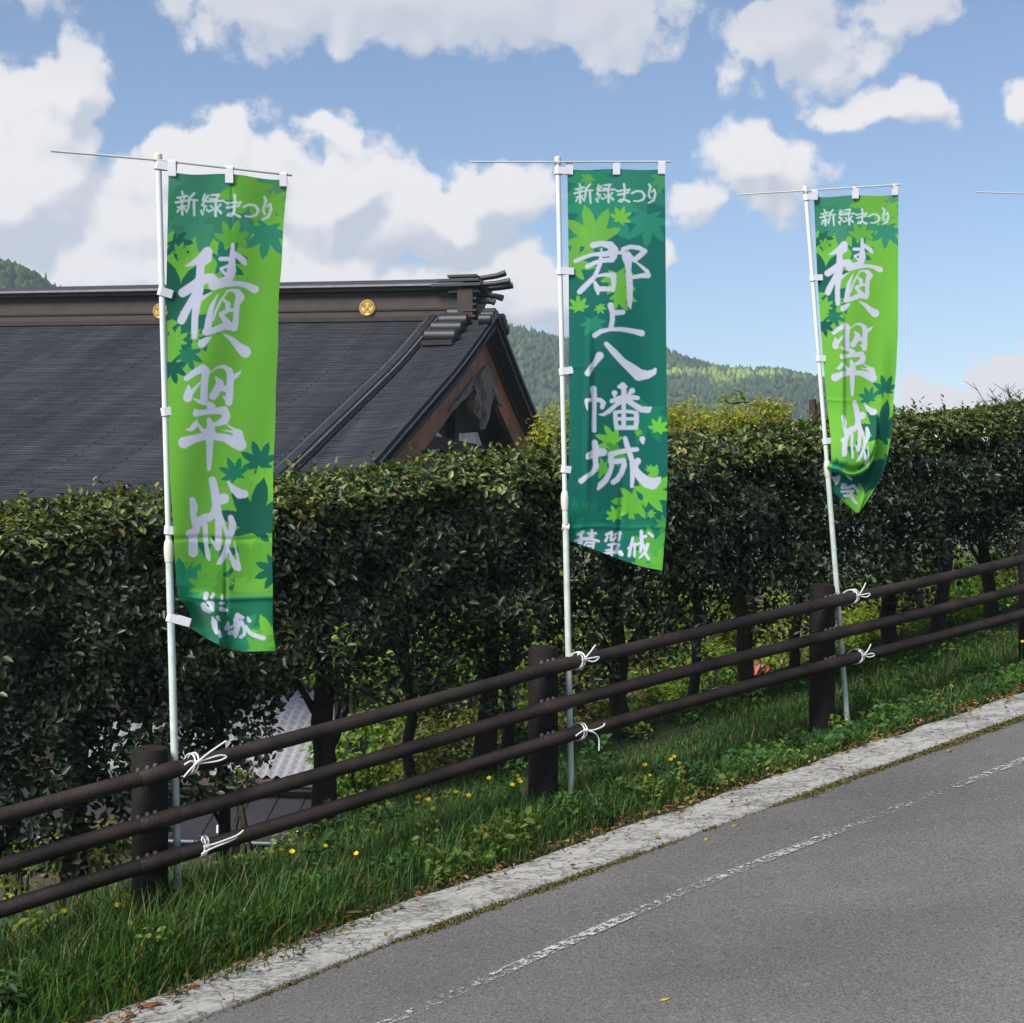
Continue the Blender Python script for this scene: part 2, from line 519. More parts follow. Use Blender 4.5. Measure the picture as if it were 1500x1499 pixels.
def mat_shingle():
    """thin copper / bark courses, too fine to tell apart one by one"""
    m, t, b, o = new_mat('roof_courses')
    uv = N(t, 'ShaderNodeUVMap', uv_map='UV')
    br = N(t, 'ShaderNodeTexBrick', ins={'Scale': 1.0, 'Mortar Size': 0.013, 'Mortar Smooth': 0.6, 'Bias': 0.0, 'Brick Width': 2.6, 'Row Height': 0.115})
    br.offset = 0.37
    br.inputs['Color1'].default_value = (0.022, 0.024, 0.030, 1)
    br.inputs['Color2'].default_value = (0.032, 0.034, 0.041, 1)
    br.inputs['Mortar'].default_value = (0.006, 0.006, 0.008, 1)
    nz0 = N(t, 'ShaderNodeTexNoise', ins={'Scale': 1.4, 'Detail': 4.0}); L(t, uv.outputs[0], nz0.inputs['Vector'])
    dm = N(t, 'ShaderNodeMix', data_type='VECTOR', ins={0: 0.03}); L(t, uv.outputs[0], dm.inputs[4]); L(t, nz0.outputs['Color'], dm.inputs[5])
    L(t, dm.outputs[1], br.inputs['Vector'])
    # weather streaks down the slope
    mp = N(t, 'ShaderNodeMapping', ins={'Scale': (1.3, 0.09, 1)}); L(t, uv.outputs[0], mp.inputs[0])
    st = N(t, 'ShaderNodeTexNoise', ins={'Scale': 1.0, 'Detail': 5.0, 'Roughness': 0.65}); L(t, mp.outputs[0], st.inputs['Vector'])
    sr = N(t, 'ShaderNodeMapRange', ins={1: 0.3, 2: 0.7, 3: 0.6, 4: 1.5}); L(t, st.outputs['Fac'], sr.inputs[0])
    mp2 = N(t, 'ShaderNodeMapping', ins={'Scale': (1.6, 8.7, 1)}); L(t, uv.outputs[0], mp2.inputs[0])
    dn = N(t, 'ShaderNodeTexNoise', ins={'Scale': 1.0, 'Detail': 3.0}); L(t, mp2.outputs[0], dn.inputs['Vector'])
    dr = N(t, 'ShaderNodeMapRange', ins={1: 0.3, 2: 0.7, 3: 0.7, 4: 1.36}); L(t, dn.outputs['Fac'], dr.inputs[0])
    pr = N(t, 'ShaderNodeMath', operation='MULTIPLY'); L(t, sr.outputs[0], pr.inputs[0]); L(t, dr.outputs[0], pr.inputs[1])
    mx = N(t, 'ShaderNodeVectorMath', operation='SCALE'); L(t, br.outputs['Color'], mx.inputs[0]); L(t, pr.outputs[0], mx.inputs['Scale'])
    L(t, mx.outputs[0], b.inputs['Base Color'])
    b.inputs['Roughness'].default_value = 0.85
    b.inputs['Specular IOR Level'].default_value = 0.12
    bp = N(t, 'ShaderNodeBump', ins={'Strength': 0.7, 'Distance': 0.035}, invert=True); L(t, br.outputs['Fac'], bp.inputs['Height'])
    b3 = N(t, 'ShaderNodeBump', ins={'Strength': 0.4, 'Distance': 0.03}); L(t, dn.outputs['Fac'], b3.inputs['Height']); L(t, bp.outputs[0], b3.inputs['Normal'])
    L(t, b3.outputs[0], b.inputs['Normal'])
    return m


def mat_soil():
    return mat_plain('soil', (0.035, 0.03, 0.02), 0.95, var=0.4, scale=3.0, bump=0.6, bscale=25)


M = {
    'cloth': mat_cloth(),
    'leaf': mat_leaf('hedge_leaf', 0.42, 0.22, 0.42),
    'soft_leaf': mat_leaf('soft_leaf', 0.55, 0.45, 0.35, 1.1),
    'grass': mat_leaf('grass_blade', 0.6, 0.35, 0.25),
    'dry_leaf': mat_leaf('dry_leaf', 0.8, 0.1, 0.2),
    'petal': mat_leaf('petal', 0.5, 0.3, 0.3),
    'asphalt': mat_asphalt(),
    'kerb': mat_kerb(),
    'line': mat_worn_paint('worn_line_paint', (0.36, 0.355, 0.345), thr=0.52, scale=48),
    'soil': mat_soil(),
    'valley': mat_plain('grassy_ground', (0.028, 0.038, 0.014), 0.95, var=0.45, scale=1.1, bump=0.6, bscale=25),
    'rail': mat_plain('fence_brown', (0.021, 0.0145, 0.0125), 0.62, var=0.75, scale=4.5, bump=0.35, bscale=110, spec=0.3),
    'post': mat_plain('post_brown', (0.012, 0.009, 0.0085), 0.75, var=0.3, scale=12, bump=0.5, bscale=50, spec=0.25),
    'bolt': mat_plain('bolt_steel', (0.05, 0.04, 0.036), 0.55, 0.3, var=0.2),
    'pole': mat_plain('pole_enamel', (0.62, 0.66, 0.64), 0.4, var=0.07, scale=5),
    'pole_low': mat_plain('pole_enamel_stained', (0.52, 0.58, 0.54), 0.45, var=0.16, scale=18),
    'collar': mat_plain('cream_plastic', (0.60, 0.58, 0.50), 0.45, var=0.06),
    'rod': mat_plain('rod_enamel', (0.42, 0.45, 0.42), 0.4, var=0.1),
    'tab': mat_plain('white_tab_cloth', (0.60, 0.60, 0.66), 0.8, var=0.06),
    'rope': mat_plain('white_cord', (0.70, 0.70, 0.68), 0.7, var=0.08, scale=40, bump=0.5, bscale=300),
    'bark': mat_plain('bark', (0.028, 0.022, 0.017), 0.9, var=0.45, scale=18, bump=1.0, bscale=40),
    'roof': mat_shingle(),
    'ridge': mat_plain('ridge_brown', (0.026, 0.016, 0.012), 0.7, var=0.4, scale=2.5, bump=0.4, bscale=8),
    'ridge_cap': mat_plain('ridge_cap_metal', (0.04, 0.039, 0.045), 0.45, 0.2, var=0.2, scale=3),
    'ridge_edge': mat_plain('ridge_edge_metal', (0.20, 0.195, 0.21), 0.45, 0.3, var=0.2, scale=3),
    'dark_wood': mat_plain('old_dark_wood', (0.018, 0.013, 0.011), 0.85, var=0.4, scale=3),
    'red_wood': mat_plain('reddish_barge_wood', (0.20, 0.062, 0.02), 0.75, var=0.75, scale=.9, bump=0.3, bscale=9),
    'carved': mat_plain('weathered_carving', (0.13, 0.105, 0.085), 0.85, var=0.5, scale=4, bump=0.8, bscale=10),
    'plaster': mat_plain('grey_plaster', (0.6, 0.58, 0.52), 0.9, var=0.2, scale=3),
    'gold': mat_plain('gold_crest', (0.72, 0.47, 0.13), 0.32, 0.75, var=0.12, scale=5),
    'gold_dark': mat_plain('gold_relief', (0.42, 0.26, 0.07), 0.4, 0.7, var=0.12, scale=5),
    'oni': mat_plain('ornament_copper', (0.015, 0.016, 0.018), 0.5, 0.2, var=0.35, scale=3),
    'patina': mat_plain('patina_edge', (0.075, 0.08, 0.088), 0.5, 0.2, var=0.35, scale=2),
    'tile': mat_plain('grey_kawara', (0.30, 0.295, 0.32), 0.4, var=0.25, scale=1.3),
    'metal_roof': mat_plain('dark_sheet_roof', (0.03, 0.03, 0.036), 0.5, 0.1, var=0.2, scale=1),
    'gutter': mat_plain('blue_grey_gutter', (0.08, 0.105, 0.145), 0.4, var=0.1),
    'house_wall': mat_plain('brown_board_wall', (0.06, 0.045, 0.035), 0.85, var=0.3, scale=2),
    'white': mat_plain('white_bracket', (0.75, 0.75, 0.75), 0.5, var=0.03),
    'moss': mat_leaf('moss_blade', 0.85, 0.2, 0.15),
    'forest': mat_leaf('forest_crown', 0.8, 0.1, 0.2),
    'hill': mat_plain('hill_ground', (0.03, 0.045, 0.02), 0.95, var=0.3, scale=0.02),
}

# ------------------------------------------------------------------ setting: ground, road, kerb
def grid_sheet(name, A, B, zf, mat, kind='structure', uvs=False):
    AA, BB = np.meshgrid(A, B, indexing='ij')
    a = AA.ravel(); b = BB.ravel()
    P = P0 + np.outer(a, U2) + np.outer(b, V2)
    V = np.column_stack([P, zf(a, b)])
    na, nb = len(A), len(B)
    i = np.arange(na * nb).reshape(na, nb)
    Q = np.column_stack([i[:-1, :-1].ravel(), i[:-1, 1:].ravel(), i[1:, 1:].ravel(), i[1:, :-1].ravel()])
    me = fast_mesh(name, V, Q, smooth=True)
    o = link(name, me, mat)
    if kind: o['kind'] = kind
    return o


def spread(lo, hi, n0, far, k=14):
    core = np.linspace(lo, hi, n0)
    g = np.geomspace(1, far, k)
    return np.concatenate([(lo - g)[::-1], core, hi + g])


def kerb_off(a):
    return np.interp(a, [-8, -2, -.5, -.1, .6, 40], [.5, .22, .10, .06, 0, 0])


def verge_z(a, b):
    z = ground(a, b)
    z = z + np.interp(a, [0, 3], [.02, -.035]) * np.clip((0.5 - b) / 0.3, 0, 1)
    pp = np.column_stack([a * 2.2, b * 2.2, a * 0])
    w = np.clip((0.5 - b) / 0.2, 0, 1) * np.clip((b + 30) / 20, 0, 1)
    z = z + 0.05 * w * (vnoise(pp, 3) - 0.5)
    z = z - 0.03 * np.clip((b - 0.5 - kerb_off(a)) / 0.03, 0, 1)
    return z


grid_sheet('ground', spread(-14, 24, 150, 6000), spread(-16, 12, 130, 6000), verge_z, M['valley'])


def road_z(a, b):
    pp = np.column_stack([a * 0.8, b * 0.8, a * 0])
    return GR(a) + 0.008 * (vnoise(pp, 5) - 0.5) - 0.012 * np.clip(b - 2, 0, 4)


grid_sheet('road', np.linspace(-60, 90, 420), np.concatenate([np.linspace(0.795, 4, 30), np.linspace(4.4, 8.5, 10)]), lambda a, b: road_z(a, b) + 0.004, M['asphalt'])
# worn edge line
def line_b(a):
    return np.interp(a, [-6, -2, .28, 1.55, 4, 40], [1.75, 1.5, 1.354, 1.25, 1.241, 1.241])



AL = np.linspace(-30, 40, 500)
PL = []
for s_ in (-0.026, 0.026):
    bb = line_b(AL) + s_
    p = P0 + np.outer(AL, U2) + np.outer(bb, V2)
    PL.append(np.column_stack([p, road_z(AL, bb) + 0.009]))
nL = len(AL)
Vl = np.vstack(PL)
iL = np.arange(nL - 1)
me = fast_mesh('road_line', Vl, np.column_stack([iL, iL + nL, iL + nL + 1, iL + 1]))
tag(link('road_line', me, M['line']), kind='structure')

# kerb: cracked concrete gutter strip
kb = np.array([0.52, 0.55, 0.61, 0.68, 0.75, 0.775, 0.79])
kh = np.array([0.018, 0.03, 0.026, 0.022, 0.022, 0.014, -0.02])
Ak = np.arange(-14, 26, 0.06)
AA, BB = np.meshgrid(Ak, kb, indexing='ij')
nzk = vnoise(np.column_stack([AA.ravel() * 6, BB.ravel() * 20, AA.ravel() * 0]), 9).reshape(AA.shape)
edge = np.zeros_like(AA); edge[:, 0] = -1; edge[:, 5:] = -0.7
BBn = BB + edge * 0.035 * (nzk - 0.4) + kerb_off(AA)
Zk = GR(AA) + kh[None, :] + 0.012 * (nzk - 0.5)
Pk = P0 + np.outer(AA.ravel(), U2) + np.outer(BBn.ravel(), V2)
ik = np.arange(AA.size).reshape(AA.shape)
Qk = np.column_stack([ik[:-1, :-1].ravel(), ik[:-1, 1:].ravel(), ik[1:, 1:].ravel(), ik[1:, :-1].ravel()])
tag(link('kerb', fast_mesh('kerb', np.column_stack([Pk, Zk.ravel()]), Qk, smooth=True), M['kerb']), kind='structure')


# ------------------------------------------------------------------ leaves, blades
def leaf_mesh(name, P, D, Nn, size, asp, cols, fold=0.18, droop=0.15):
    """P base points, D axis directions, Nn facing normals, all (n,3)"""
    n = len(P)
    D = D / np.linalg.norm(D, axis=1, keepdims=True)
    Nn = Nn - D * np.sum(Nn * D, axis=1, keepdims=True)
    Nn = Nn / np.maximum(np.linalg.norm(Nn, axis=1, keepdims=True), 1e-6)
    Wd = np.cross(Nn, D)
    s = size[:, None]
    w = s * asp * 0.5
    q = [P,
         P + D * s * .33 + Wd * w * .95 + Nn * s * fold * .5,
         P + D * s * .72 + Wd * w * .75 + Nn * s * (fold * .4 - droop * .4),
         P + D * s - Nn * s * droop,
         P + D * s * .72 - Wd * w * .75 + Nn * s * (fold * .4 - droop * .4),
         P + D * s * .33 - Wd * w * .95 + Nn * s * fold * .5]
    V = np.stack(q, axis=1).reshape(-1, 3)
    b = np.arange(n) * 6
    Q = np.concatenate([np.column_stack([b, b + 1, b + 2, b + 3]), np.column_stack([b, b + 3, b + 4, b + 5])])
    return fast_mesh(name, V, Q, np.repeat(cols, 6, axis=0))


def unit(v):
    return v / np.maximum(np.linalg.norm(v, axis=1, keepdims=True), 1e-9)


def mixcol(pal, n, w=None):
    pal = np.array(pal, float)
    i = RNG.choice(len(pal), n, p=w)
    c = pal[i] * RNG.uniform(0.75, 1.25, (n, 1))
    return c


def leaf_cloud(name, ctr, rad, n, size, pal, parent, mat, asp=0.5, up=0.5, clumps=30, cl_r=0.3, seed_w=None):
    """leaves in clumps through the volume of an ellipsoid"""
    ctr = np.array(ctr, float); rad = np.array(rad, float)
    cd = unit(RNG.normal(size=(clumps, 3)))
    cr = RNG.uniform(0.25, 1.0, (clumps, 1)) ** 0.5
    cc = cd * cr
    k = RNG.integers(0, clumps, n)
    dv = unit(RNG.normal(size=(n, 3)))
    off = dv * (RNG.uniform(0, 1, (n, 1)) ** 0.45) * cl_r * RNG.uniform(0.6, 1.3, (clumps, 1))[k]
    p = ctr + (cc[k] + off) * rad
    nn = unit(dv + np.array([0, 0, up * 2]) + RNG.normal(size=(n, 3)) * 0.5)
    d = unit(np.cross(nn, RNG.normal(size=(n, 3))) + dv * 0.6 - np.array([0, 0, 0.2]))
    sz = size * RNG.uniform(0.6, 1.25, n)
    me = leaf_mesh(name, p, d, nn, sz, asp, mixcol(pal, n, seed_w))
    return link(name, me, mat, parent)


# ------------------------------------------------------------------ fence
MIDZ = {-2: -0.13, -1: 0.17, 0: 0.46, 1: 0.736, 2: 0.96, 3: 1.172, 4: 1.385, 5: 1.60}
fence = thing('guard_fence', W(0, 0, GR(0)), 'dark brown roadside guard fence with three round rails along the grass verge', 'fence')


def post_mesh():
    mb = MB()
    mb.lathe((0, 0, 0), [(-0.35, .066), (0.0, .068), (0.35, .067), (0.695, .068), (0.712, .062), (0.718, .045), (0.718, .001)], 22)
    return mb


pm = None
for k in range(-1, 6):
    z = MIDZ[k] - 0.46
    if pm is None:
        o = post_mesh().build('post', M['post'], fence, True); pm = o.data
    else:
        o = link('post', pm, None, fence)
    o.location = W(k * SPAN, 0, z)
RAILB = 0.098
for dz, nm in ((0.172, 'top'), (0.0, 'mid'), (-0.15, 'low')):
    for k in range(-2, 5):
        a0, a1 = k * SPAN + 0.003, (k + 1) * SPAN - 0.003
        pts = []; n = 9
        for i in range(n):
            f = i / (n - 1)
            pts.append(W(a0 + (a1 - a0) * f, RAILB, MIDZ[k] * (1 - f) + MIDZ[k + 1] * f + dz + (0.004 * math.sin(f * math.pi) * (1 if k % 2 else -1))))
        mb = MB(); mb.tube(pts, 0.0295, 14)
        rl = mb.build('rail', M['rail'], fence, True)
        # sleeve joining the rails at the post
        c = W(k * SPAN, RAILB, MIDZ[k] + dz)
        dr = (W((k + 1) * SPAN, RAILB, MIDZ[k + 1]) - W(k * SPAN, RAILB, MIDZ[k])).normalized()
        mb = MB(); mb.tube([c - dr * .075, c - dr * .07, c + dr * .07, c + dr * .075], [.030, .0325, .0325, .030], 14)
        mb.build('rail_sleeve', M['rail'], fence, True)
        if -1 <= k <= 3:
            for q in (-.11, -.075, -.045):
                p = c + dr * (q + 0.03) + Vector((0, 0, 0.031))
                mb = MB(); mb.lathe(p, [(-.006, .011), (0.004, .011), (0.010, .007), (0.012, .001)], 8)
                mb.build('bolt', M['bolt'], fence, True)

# ------------------------------------------------------------------ flags: print
EX = []


def seg_paint(X, Y, out, strokes, ox, oy, sc, col, soft=0.8, grow=0.0):
    for st in strokes:
        for (p, q) in zip(st[:-1], st[1:]) if len(st) > 1 else [(st[0], st[0])]:
            x0, y0, r0 = ox + p[0] * sc, oy + p[1] * sc, p[2] * sc + grow
            x1, y1, r1 = ox + q[0] * sc, oy + q[1] * sc, q[2] * sc + grow
            rm = max(r0, r1) + soft
            m = (X > min(x0, x1) - rm) & (X < max(x0, x1) + rm) & (Y > min(y0, y1) - rm) & (Y < max(y0, y1) + rm)
            if not m.any(): continue
            xx, yy = X[m], Y[m]
            dx, dy = x1 - x0, y1 - y0
            l2 = dx * dx + dy * dy
            t = np.clip(((xx - x0) * dx + (yy - y0) * dy) / l2, 0, 1) if l2 > 0 else np.zeros_like(xx)
            d = np.hypot(xx - x0 - t * dx, yy - y0 - t * dy) - (r0 + (r1 - r0) * t)
            a = np.clip(0.5 - d / soft, 0, 1)
            out[m] = np.maximum(out[m], a)


def poly_mask(X, Y, poly):
    xs = [p[0] for p in poly]; ys = [p[1] for p in poly]
    m = (X > min(xs)) & (X < max(xs)) & (Y > min(ys)) & (Y < max(ys))
    res = np.zeros(X.shape, bool)
    if not m.any(): return res
    x, y = X[m], Y[m]
    ins = np.zeros(x.shape, bool)
    n = len(poly)
    for i in range(n):
        x0, y0 = poly[i]; x1, y1 = poly[(i + 1) % n]
        if y0 == y1: continue
        c = ((y0 > y) != (y1 > y)) & (x < (x1 - x0) * (y - y0) / (y1 - y0) + x0)
        ins ^= c
    res[m] = ins
    return res


def maple(cx, cy, r, rot):
    lob = [(0, 1.0), (40, .95), (82, .8), (128, .5)]
    pts = []
    seq = [(-128, .5), (-82, .8), (-40, .95), (0, 1.0), (40, .95), (82, .8), (128, .5)]
    for i, (a, l) in enumerate(seq):
        for da, rr in ((-17, l * .58), (-9, l * .80), (0, l), (9, l * .80), (17, l * .58)):
            pts.append((a + da, rr))
        nx = seq[i + 1][0] if i < 6 else 232
        pts.append(((a + nx) / 2, (.46 if abs(a + nx) < 150 else .36) if i < 6 else .16))
    return [(cx + r * q * math.sin(R(a + rot)), cy - r * q * math.cos(R(a + rot))) for a, q in pts]


def leaves_paint(X, Y, col, lst):
    for (cx, cy, r, rot, c) in lst:
        m = poly_mask(X, Y, maple(cx, cy, r, rot))
        col[m] = srgb(*c)


LIME, LIME2 = (114, 186, 62), (126, 200, 66)
DG, MG, TG = (18, 100, 76), (38, 138, 96), (62, 142, 104)
CAST_A = [  # main lettering of the lime flags, read at ten times size: (origin, strokes)
    ((250, 350), [
        [(540, 195, 72), (440, 300, 66), (310, 370, 34), (215, 405, 6)], [(560, 200, 50), (545, 300, 55), (450, 370, 55)],
        [(440, 370, 58), (430, 560, 62), (400, 750, 82), (385, 920, 62), (355, 1150, 50), (350, 1330, 50), (348, 1440, 40)],
        [(178, 795, 66), (330, 700, 72), (470, 600, 76), (600, 575, 66), (670, 640, 55)],
        [(370, 820, 60), (285, 950, 52), (205, 1100, 60), (158, 1200, 60)],
        [(600, 790, 8), (500, 850, 25), (420, 900, 45)],
        [(910, 90, 26), (905, 200, 36), (900, 330, 48), (890, 470, 70), (860, 600, 52)],
        [(730, 300, 32), (880, 300, 32), (950, 230, 35), (1060, 320, 48), (1092, 375, 26)],
        [(840, 400, 22), (735, 445, 22), (790, 515, 24), (870, 560, 50)], [(715, 605, 14), (850, 580, 45)],
        [(620, 690, 70), (800, 665, 45), (1000, 660, 36), (1120, 690, 42), (1230, 745, 60)],
        [(690, 820, 8), (600, 1000, 36), (560, 1180, 48), (545, 1320, 58)],
        [(820, 790, 12), (730, 920, 18), (660, 1070, 18), (620, 1200, 14)],
        [(820, 775, 16), (900, 755, 18), (980, 790, 50), (1020, 860, 62), (970, 960, 44), (960, 1100, 40), (950, 1250, 46), (925, 1305, 56)],
        [(770, 890, 15), (840, 960, 38), (835, 1040, 32), (920, 1055, 24)], [(740, 1110, 35), (830, 1060, 28)],
        [(740, 1120, 30), (800, 1200, 45), (850, 1260, 50)],
        [(510, 1370, 52), (650, 1340, 50), (780, 1285, 48), (920, 1290, 58)]]),
    ((240, 430), [[(690, 650, 12), (620, 690, 46), (560, 740, 64)], [(880, 600, 10), (1000, 680, 40), (1100, 790, 60), (1190, 860, 86)]]),
    ((250, 525), [
        [(230, 300, 40), (340, 220, 46), (470, 150, 56), (520, 190, 58), (500, 300, 54), (490, 450, 52), (490, 600, 54), (475, 660, 34)],
        [(260, 410, 18), (265, 500, 58), (250, 580, 68)], [(290, 520, 40), (380, 420, 22), (430, 360, 12)],
        [(340, 600, 8), (420, 640, 30), (500, 660, 25)],
        [(575, 215, 8), (680, 140, 12), (780, 125, 28), (860, 190, 48), (880, 280, 55), (865, 420, 52), (860, 560, 55), (850, 650, 52)],
        [(900, 290, 40), (970, 250, 32), (1035, 190, 6)],
        [(665, 285, 16), (720, 370, 55), (680, 470, 60), (620, 560, 58)], [(740, 420, 55), (800, 460, 40)], [(765, 570, 10), (830, 610, 40)],
        [(560, 680, 45), (600, 760, 50)], [(590, 690, 40), (640, 700, 20)],
        [(372, 812, 48), (500, 795, 38), (640, 775, 45), (790, 770, 60), (815, 850, 58), (790, 915, 60), (690, 960, 40), (640, 970, 28)],
        [(355, 750, 10), (372, 800, 40)],
        [(390, 905, 5), (355, 985, 42), (300, 1045, 34), (220, 1052, 5)], [(400, 960, 12), (460, 1060, 28), (540, 1090, 42)],
        [(560, 905, 32), (590, 1000, 60), (580, 1100, 75), (570, 1250, 52), (570, 1400, 46), (565, 1500, 40), (562, 1630, 28)],
        [(195, 1240, 84), (330, 1190, 62), (480, 1150, 55), (650, 1150, 52), (800, 1170, 60), (920, 1225, 82), (1020, 1270, 90)],
        [(830, 980, 8), (930, 1050, 22), (1000, 1100, 55), (1010, 1190, 70)], [(760, 1058, 6), (900, 1080, 18), (960, 1130, 40)]]),
    ((250, 690), [
        [(318, 430, 45), (340, 530, 60), (330, 650, 45), (350, 760, 45), (380, 850, 50), (330, 960, 62), (330, 1080, 68), (328, 1200, 70)],
        [(270, 920, 50), (340, 900, 60)], [(400, 700, 25), (420, 780, 45)], [(380, 760, 48), (490, 690, 55), (580, 670, 50)],
        [(610, 140, 54), (640, 260, 60), (660, 400, 65), (670, 520, 62), (640, 620, 60), (560, 700, 50)],
        [(660, 450, 60), (780, 410, 78)],
        [(690, 560, 50), (705, 720, 55), (700, 900, 48), (700, 1050, 50), (692, 1130, 46)], [(590, 1010, 6), (650, 1080, 28), (690, 1130, 44)],
        [(500, 780, 40), (510, 900, 38), (510, 1000, 34), (525, 1120, 30), (545, 1240, 40), (562, 1300, 24)],
        [(720, 640, 36), (780, 800, 26), (830, 950, 30), (835, 1050, 24)],
        [(880, 690, 42), (910, 790, 52), (890, 900, 50), (850, 1010, 40), (820, 1120, 38), (780, 1250, 45), (720, 1340, 40), (680, 1370, 14)],
        [(850, 1150, 14), (890, 1280, 32), (960, 1400, 58), (990, 1430, 44), (990, 1330, 22), (960, 1170, 12), (930, 1060, 8)],
        [(835, 160, 12), (920, 270, 50), (1010, 340, 72), (1080, 345, 60)]]),
]
FOOT_A = [((260, 840), [
    [(420, 310, 40), (410, 370, 34)], [(525, 310, 26), (500, 360, 22)], [(380, 470, 40), (400, 520, 42), (440, 540, 42)], [(440, 430, 20), (500, 450, 42), (505, 540, 34)], [(470, 585, 12)],
    [(655, 320, 14), (650, 380, 18)], [(635, 440, 26), (680, 440, 18)], [(640, 530, 34), (720, 548, 22)],
    [(512, 650, 14), (535, 720, 44), (550, 810, 38), (570, 880, 24)], [(590, 645, 25), (612, 690, 18)], [(615, 850, 14), (632, 925, 28)],
    [(880, 620, 38), (855, 700, 40), (880, 760, 45), (850, 900, 38), (850, 935, 20)], [(910, 640, 36), (960, 655, 22)],
    [(740, 730, 20), (725, 810, 38), (790, 790, 22)], [(760, 880, 30), (840, 860, 32)], [(840, 770, 34)],
    [(930, 720, 36), (985, 810, 26), (980, 900, 24), (925, 940, 24)], [(1000, 790, 28), (1060, 880, 28), (1150, 920, 32), (1260, 955, 34)], [(1030, 655, 18), (1052, 700, 30)]])]
FOOT_C = [((1190, 600), [
    [(225, 940, 28), (235, 905, 18)], [(270, 1000, 22), (330, 1015, 18), (392, 990, 24), (372, 1050, 28), (350, 1090, 20)], [(320, 1045, 18)], [(500, 970, 12), (572, 1032, 14)],
    [(440, 1105, 22), (490, 1108, 18)], [(430, 1150, 20), (520, 1152, 22), (600, 1120, 22), (645, 1170, 20)], [(430, 1210, 18), (600, 1198, 22)],
    [(470, 1268, 18), (560, 1268, 22), (580, 1200, 20)], [(570, 1270, 25), (610, 1345, 25), (652, 1385, 14)], [(670, 1202, 22)]])]
TOP_TXT = [((835, 235), [
    [(140, 350, 12), (150, 390, 13)], [(82, 430, 12), (210, 402, 13)], [(112, 420, 10), (122, 450, 10)], [(180, 395, 11), (165, 440, 11)], [(65, 490, 14), (212, 455, 12)],
    [(142, 460, 15), (150, 628, 17)], [(140, 520, 12), (88, 602, 13)], [(90, 545, 10), (192, 522, 11)], [(160, 530, 10), (195, 582, 13)],
    [(290, 362, 15), (232, 430, 15), (226, 520, 14), (205, 602, 10)], [(232, 445, 12), (330, 445, 12)], [(290, 470, 17), (300, 630, 14)],
    [(420, 370, 15), (400, 440, 15), (450, 452, 12)], [(462, 382, 13), (392, 500, 13), (445, 512, 13)], [(420, 515, 12), (420, 570, 10)], [(385, 570, 15), (405, 612, 15)], [(452, 545, 10), (470, 572, 12)],
    [(500, 372, 13), (592, 360, 15), (562, 420, 13)], [(482, 420, 12), (572, 416, 12)], [(452, 452, 12), (650, 430, 13)], [(560, 440, 15), (566, 620, 18)],
    [(500, 500, 11), (530, 530, 11)], [(482, 572, 13), (540, 542, 10)], [(620, 480, 13), (582, 520, 12)], [(580, 530, 12), (630, 580, 18)], [(650, 430, 10), (700, 460, 10)],
    [(700, 460, 15), (780, 442, 12), (868, 440, 16)], [(702, 512, 15), (850, 480, 15)],
    [(790, 356, 17), (802, 430, 15), (790, 570, 15), (760, 612, 12), (715, 602, 15), (742, 576, 11), (800, 582, 13), (868, 612, 18)], [(870, 430, 12), (842, 480, 10)],
    [(905, 490, 15), (970, 456, 15), (1050, 460, 15), (1095, 520, 18), (1070, 580, 16), (1000, 605, 12), (935, 600, 10)],
    [(1155, 355, 15), (1180, 400, 18), (1156, 470, 13), (1156, 530, 15), (1180, 560, 12)], [(1190, 470, 10), (1235, 432, 15), (1250, 500, 17), (1225, 590, 17), (1150, 630, 12)]])]
